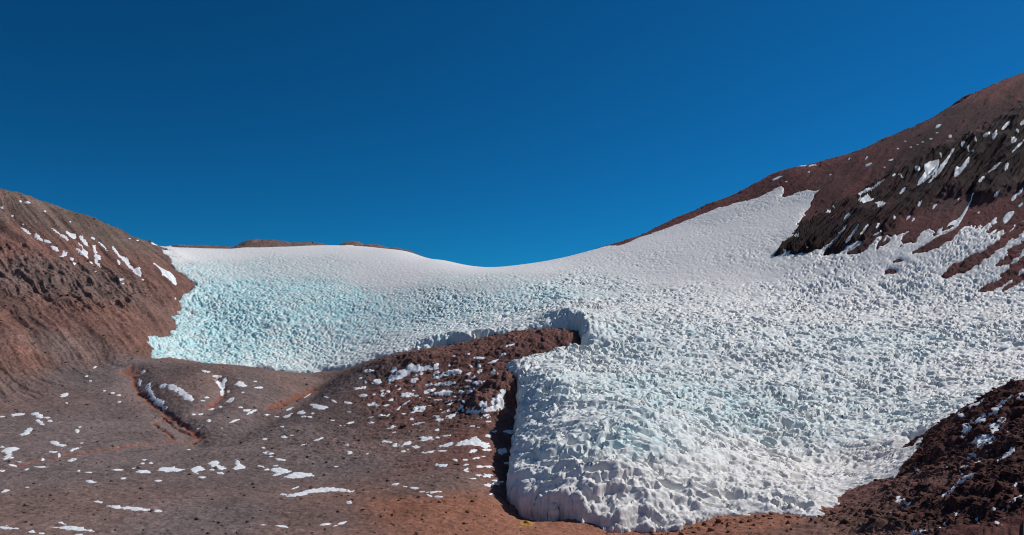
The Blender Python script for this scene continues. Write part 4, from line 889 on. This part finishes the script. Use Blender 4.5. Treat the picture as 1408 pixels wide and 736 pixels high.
def snow_patch(name, view, shp):
    small = isinstance(shp, tuple)
    uv = patch_poly(view, shp)
    if len(uv) < 14:      # soften the traced corners
        q = []
        for i in range(len(uv)):
            a, b = uv[i], uv[(i + 1) % len(uv)]
            q += [a * .75 + b * .25, a * .25 + b * .75]
        uv = np.array(q)
    cen = uv.mean(0)
    G = np.array([xy((u, v), RS) for u, v in uv])
    yc = np.median(G[:, 1])
    G[:, 1] = np.clip(G[:, 1], yc * .86, yc * 1.14)
    wpx = 0.9 * yc / F
    x0, x1, y0, y1 = G[:, 0].min() - 1.5, G[:, 0].max() + 1.5, G[:, 1].min() - 2, G[:, 1].max() + 2
    r0, r1 = np.searchsorted(D, y0) - 1, np.searchsorted(D, y1) + 2
    smin = min(x0 / y0, x0 / y1); smax = max(x1 / y0, x1 / y1)
    c0, c1 = max(np.searchsorted(S, smin) - 1, 0), min(np.searchsorted(S, smax) + 2, NC)
    sub = (slice(max(r0, 0), r1), slice(c0, c1))
    xs, ys = X[sub], Y[sub]
    if min(xs.shape) < 3: return None
    nz = .4 if view == 8 else 1.0
    sd = poly_sd(xs, ys, G) + (.16 * n_fine[sub] + .10 * n2[sub] + .35 * wpx if small else nz * (.40 * n_fine[sub] + .26 * n2[sub]) + {8: -.08, 5: 1.3 * wpx, 7: 1.6 * wpx}.get(view, .6 * wpx))
    thick = .035 * np.sqrt(np.clip(sd / .4, 0, 1)) + .07 * np.clip(sd / 2.5, 0, 1)
    off = np.where(sd > 0, thick, np.maximum(sd * .5, -.3)) + .012
    base = RP[sub].copy()
    base[..., :] += NRM[sub] * (-.25 * RZ[sub] * (.22 * peb[sub] + .14 * fine[sub]))[..., None]
    P = base + NRM[sub] * off[..., None]
    f = fc(sd) > -.25
    if f.sum() < 2: return None
    nr, nc = xs.shape
    F0 = (np.arange(nr - 1)[:, None] * nc + np.arange(nc - 1)[None, :])[f]
    q = np.stack([F0, F0 + 1, F0 + nc + 1, F0 + nc], -1).reshape(-1)
    used, inv = np.unique(q, return_inverse=True)
    v = P.reshape(-1, 3)[used]; org = v.mean(0); org[2] = v[:, 2].min()
    me = bpy.data.meshes.new(name)
    me.vertices.add(len(v)); me.vertices.foreach_set('co', (v - org).astype(np.float32).ravel())
    me.loops.add(len(q)); me.loops.foreach_set('vertex_index', inv.astype(np.int32))
    me.polygons.add(len(F0)); me.polygons.foreach_set('loop_start', np.arange(0, len(q), 4, dtype=np.int32))
    me.polygons.foreach_set('use_smooth', np.ones(len(F0), bool))
    me.update(); me.validate(); me.materials.append(M_SNOW)
    o = bpy.data.objects.new(name, me); C.objects.link(o); o.location = org
    return o
for view, shp, lab in BIG:
    o = snow_patch('snow_patch', view, shp)
    if o: tag(o, lab, 'snow patch', 'snow patches left on the bare ground')
for key, (lab, items) in FLECK.items():
    sized = sorted(items, key=lambda t: -t[3] * t[4] / ZOOM[t[0]][2] ** 2)
    for t in sized:
        o = snow_patch('snow_fleck', t[0], t[1:])
        if o: tag(o, lab, 'snow fleck', lab.replace('tiny snow fleck', 'tiny snow flecks'))

# ------------------------------------------------------------------ stones
def ico(sub):
    import bmesh
    bm = bmesh.new(); bmesh.ops.create_icosphere(bm, subdivisions=sub, radius=1)
    v = np.array([p.co[:] for p in bm.verts]); f = np.array([[q.index for q in p.verts] for p in bm.faces]); bm.free()
    return v, f
def stone(sub, seed):
    v, f = ico(sub); r = np.random.default_rng(seed)
    for _ in range(9):          # knock flat facets off a ball
        n = r.normal(size=3); n /= np.linalg.norm(n); d = r.uniform(.45, .85)
        h = v @ n; v = v - np.maximum(h - d, 0)[:, None] * n
    o = r.uniform(0, 50, 3)
    v = v * (1 + .10 * fbm(v[:, 0] * 2 + o[0], v[:, 1] * 2 + o[1], v[:, 2] * 2 + o[2], 3, seed))[:, None]
    v = v * np.array([r.uniform(.9, 1.3), r.uniform(.8, 1.1), r.uniform(.55, .85)])
    return v, f
M_STONE = rock_material('dark_lava_stone', 6.0, .6, False, hexl(72, 58, 55)); M_REDSTONE = rock_material('red_lava_stone', 6.0, .6, False, hexl(112, 72, 60))
bould = []
for k in range(7):
    v, f = stone(3, 400 + k)
    me = bpy.data.meshes.new('boulder'); me.from_pydata(v.tolist(), [], f.tolist()); me.update()
    me.materials.append(M_STONE if k < 6 else M_REDSTONE); bould.append(me)
DARKPX = [(2,165,583,9),(2,125,697,12),(2,455,718,12),(2,270,570,7),(2,60,665,7),(2,200,603,7),(3,325,715,11),(3,390,685,12),(3,345,575,9),(3,130,600,6),(3,480,600,6),(3,230,640,7),(3,535,541,14),(4,255,450,12),(4,325,434,14),(4,400,637,16),(4,470,664,12),(4,540,601,12),(4,515,655,11),(4,300,645,13),(4,200,728,10),(4,380,728,8),(4,450,690,8),
          (6,537,430,20),(6,138,582,16),(6,360,592,14),(6,460,662,18),(6,18,690,16),(6,660,555,16),(6,167,357,14),(6,505,75,18),(6,95,685,14),(6,45,648,12),(6,28,395,12),(6,335,320,14),(6,250,690,12),(6,580,640,12),(6,720,690,14),(6,560,25,20),(5,905,618,26),(5,880,330,20),(5,650,250,18)]
for i, (vw, px, py, sz) in enumerate(DARKPX):
    ox, oy, k = ZOOM[vw]; u, v = ox + px / k, oy + py / k
    x, y, z = project(u, v, RS)
    r = sz / k * y / F * .5
    o = bpy.data.objects.new('boulder', bould[i % 6]); C.objects.link(o)
    o.location = (x, y, z + r * .25); o.scale = (r, r, r); o.rotation_euler = (rng.uniform(-.3, .3), rng.uniform(-.3, .3), rng.uniform(0, 6.28))
    tag(o, 'small dark boulder lying on the brown gravel', 'boulder', 'dark boulders strewn over the gravel')
for (vw, px, py, sz, lab) in ((6,170,75,34,'rust red boulder on the lower red moraine'), (5,440,680,46,'flat rust red boulder left of the slim snow bar'), (4,560,305,22,'orange red boulder on the red moraine near snow dashes')):
    ox, oy, k = ZOOM[vw]; x, y, z = project(ox + px / k, oy + py / k, RS); r = sz / k * y / F * .6
    o = bpy.data.objects.new('boulder', bould[6]); C.objects.link(o); o.location = (x, y, z + r * .2); o.scale = (r, r, r * .8); o.rotation_euler = (.1, .2, rng.uniform(0, 6.28))
    tag(o, lab, 'boulder', 'rust red boulders on the moraine')

# loose rubble nobody could count
def rubble(name, n, weight, rmin, rmax, power, tintf, seed):
    r = np.random.default_rng(seed)
    area = np.gradient(X, axis=1) * np.gradient(Y, axis=0)
    p = np.clip(weight * area / np.maximum(Y, 50) ** 1.0, 0, None); p[Y < 72] = 0; p[np.abs(X) > .72 * Y] = 0
    p = p.ravel() / p.sum()
    idx = r.choice(p.size, n, p=p)
    base = [stone(1, 500 + k) for k in range(8)]
    V, Fc, Cc = [], [], []; off = 0
    ctr = RP.reshape(-1, 3)[idx]; col = lum.reshape(-1, 3)[idx]
    for k in range(n):
        v, f = base[k % 8]
        s = rmin * (1 - r.random() * (1 - (rmin / rmax) ** power)) ** (-1 / power)
        a = r.uniform(0, 6.28); ca_, sa = math.cos(a), math.sin(a)
        w_ = v * s; w_ = np.c_[w_[:, 0] * ca_ - w_[:, 1] * sa, w_[:, 0] * sa + w_[:, 1] * ca_, w_[:, 2]]
        jx, jy = r.uniform(-.1, .1, 2)
        V.append(w_ + ctr[k] + np.array([jx, jy, s * .2])); Fc.append(f + off); off += len(v)
        Cc.append(np.repeat((col[k] * tintf(r))[None], len(v), 0))
    V = np.concatenate(V); Fc = np.concatenate(Fc); Cc = np.concatenate(Cc)
    me = bpy.data.meshes.new(name)
    me.vertices.add(len(V)); me.vertices.foreach_set('co', V.astype(np.float32).ravel())
    me.loops.add(Fc.size); me.loops.foreach_set('vertex_index', Fc.astype(np.int32).ravel())
    me.polygons.add(len(Fc)); me.polygons.foreach_set('loop_start', np.arange(0, Fc.size, 3, dtype=np.int32))
    a = me.attributes.new('tint', 'FLOAT_COLOR', 'POINT'); c = np.ones((len(V), 4), np.float32); c[:, :3] = Cc; a.data.foreach_set('color', c.ravel())
    me.update(); me.validate(); me.materials.append(M_ROCK)
    o = bpy.data.objects.new(name, me); C.objects.link(o); return tag(o, kind='stuff')
bare = (SDn < -.3).astype(float)
flat = bare * (1 - wl) * (1 - wm)
rubble('gravel', 9000, flat * (.3 + np.clip(RZ, 0, 1) + 1.6 * redw) * (1 - wo), .07, .45, 1.9, lambda r: r.uniform(.72, 1.3), 1)
rubble('rubble', 5500, bare * wo + .6 * bare * np.exp(-(SDn / 3) ** 2) * (X > 10) * (Y < 125), .08, .6, 1.6, lambda r: r.uniform(.45, 1.25), 2)
rubble('scree', 5000, bare * (wl * (.4 + 2 * CR1) + .5 * wm + .8 * crest), .12, .6, 2.0, lambda r: r.uniform(.5, 1.2), 3)


# ------------------------------------------------------------------ camera, sun, sky
cam = bpy.data.cameras.new('camera'); cam.sensor_width = 36; cam.lens = 36 * F / 1408; cam.clip_end = 20000; cam.clip_start = .5
co = bpy.data.objects.new('camera', cam); C.objects.link(co); co.location = (0, 0, CAMZ); co.rotation_euler = (math.pi / 2 + PITCH, 0, 0)
bpy.context.scene.camera = co
SUN_EL = math.radians(43); SUN_AZ = math.radians(66)    # azimuth clockwise from straight ahead
sd = Vector((math.sin(SUN_AZ) * math.cos(SUN_EL), math.cos(SUN_AZ) * math.cos(SUN_EL), math.sin(SUN_EL)))
sun = bpy.data.lights.new('sun', 'SUN'); sun.energy = 3.4; sun.angle = math.radians(.53); sun.color = (1, .985, .965)
so = bpy.data.objects.new('sun', sun); C.objects.link(so); so.rotation_euler = sd.to_track_quat('Z', 'Y').to_euler(); so.location = (100, 60, 200)
w = bpy.data.worlds.new('World'); bpy.context.scene.world = w; w.use_nodes = True
nt = w.node_tree; bg = nt.nodes['Background']
sky = nt.nodes.new('ShaderNodeTexSky'); sky.sky_type = 'NISHITA'; sky.sun_disc = False; sky.sun_elevation = SUN_EL; sky.sun_rotation = SUN_AZ
sky.altitude = 5000; sky.air_density = 1.0; sky.dust_density = 0.0; sky.ozone_density = 3.0
hs = nt.nodes.new('ShaderNodeVectorMath'); hs.operation = 'MULTIPLY'; hs.inputs[1].default_value = (.05, .66, 1.0)
tcw = nt.nodes.new('ShaderNodeTexCoord')
def wmath(op, a, b=None):
    n = nt.nodes.new('ShaderNodeMath'); n.operation = op
    for i, q in enumerate((a, b)):
        if q is None: continue
        if isinstance(q, (int, float)): n.inputs[i].default_value = q
        else: nt.links.new(q, n.inputs[i])
    return n.outputs[0]
# warm-white sky added to lighten shade: glow round the sun, fill behind the camera
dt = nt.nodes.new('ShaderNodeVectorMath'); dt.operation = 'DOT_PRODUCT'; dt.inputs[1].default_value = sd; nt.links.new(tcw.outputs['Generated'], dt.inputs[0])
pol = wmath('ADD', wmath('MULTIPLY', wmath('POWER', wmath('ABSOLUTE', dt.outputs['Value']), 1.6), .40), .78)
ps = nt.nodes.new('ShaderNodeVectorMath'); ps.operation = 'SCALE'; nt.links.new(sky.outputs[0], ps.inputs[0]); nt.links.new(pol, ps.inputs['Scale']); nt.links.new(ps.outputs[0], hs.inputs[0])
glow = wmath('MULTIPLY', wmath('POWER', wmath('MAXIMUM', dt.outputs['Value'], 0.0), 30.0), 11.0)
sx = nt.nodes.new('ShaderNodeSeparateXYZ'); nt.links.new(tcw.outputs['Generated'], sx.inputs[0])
back_fill = wmath('MULTIPLY', wmath('MULTIPLY', wmath('MAXIMUM', wmath('MULTIPLY', sx.outputs['Y'], -1.0), 0.0), wmath('POWER', wmath('SUBTRACT', 1.0, wmath('ABSOLUTE', sx.outputs['Z'])), 1.5)), 2.5)
amt = wmath('ADD', glow, back_fill)
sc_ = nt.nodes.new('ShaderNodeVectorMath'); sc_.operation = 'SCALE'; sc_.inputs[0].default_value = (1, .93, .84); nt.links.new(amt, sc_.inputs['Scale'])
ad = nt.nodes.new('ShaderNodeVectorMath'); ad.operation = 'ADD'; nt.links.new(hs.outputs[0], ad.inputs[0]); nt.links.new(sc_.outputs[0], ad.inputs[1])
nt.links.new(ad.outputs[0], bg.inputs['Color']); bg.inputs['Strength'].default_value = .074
sc = bpy.context.scene
sc.view_settings.view_transform = 'Standard'; sc.view_settings.look = 'None'; sc.view_settings.exposure = 0; sc.view_settings.gamma = 1; sc.view_settings.use_curve_mapping = False
sc.cycles.max_bounces = 6; sc.cycles.diffuse_bounces = 4; sc.cycles.pixel_filter_type = 'BLACKMAN_HARRIS'; sc.cycles.filter_width = 1.1
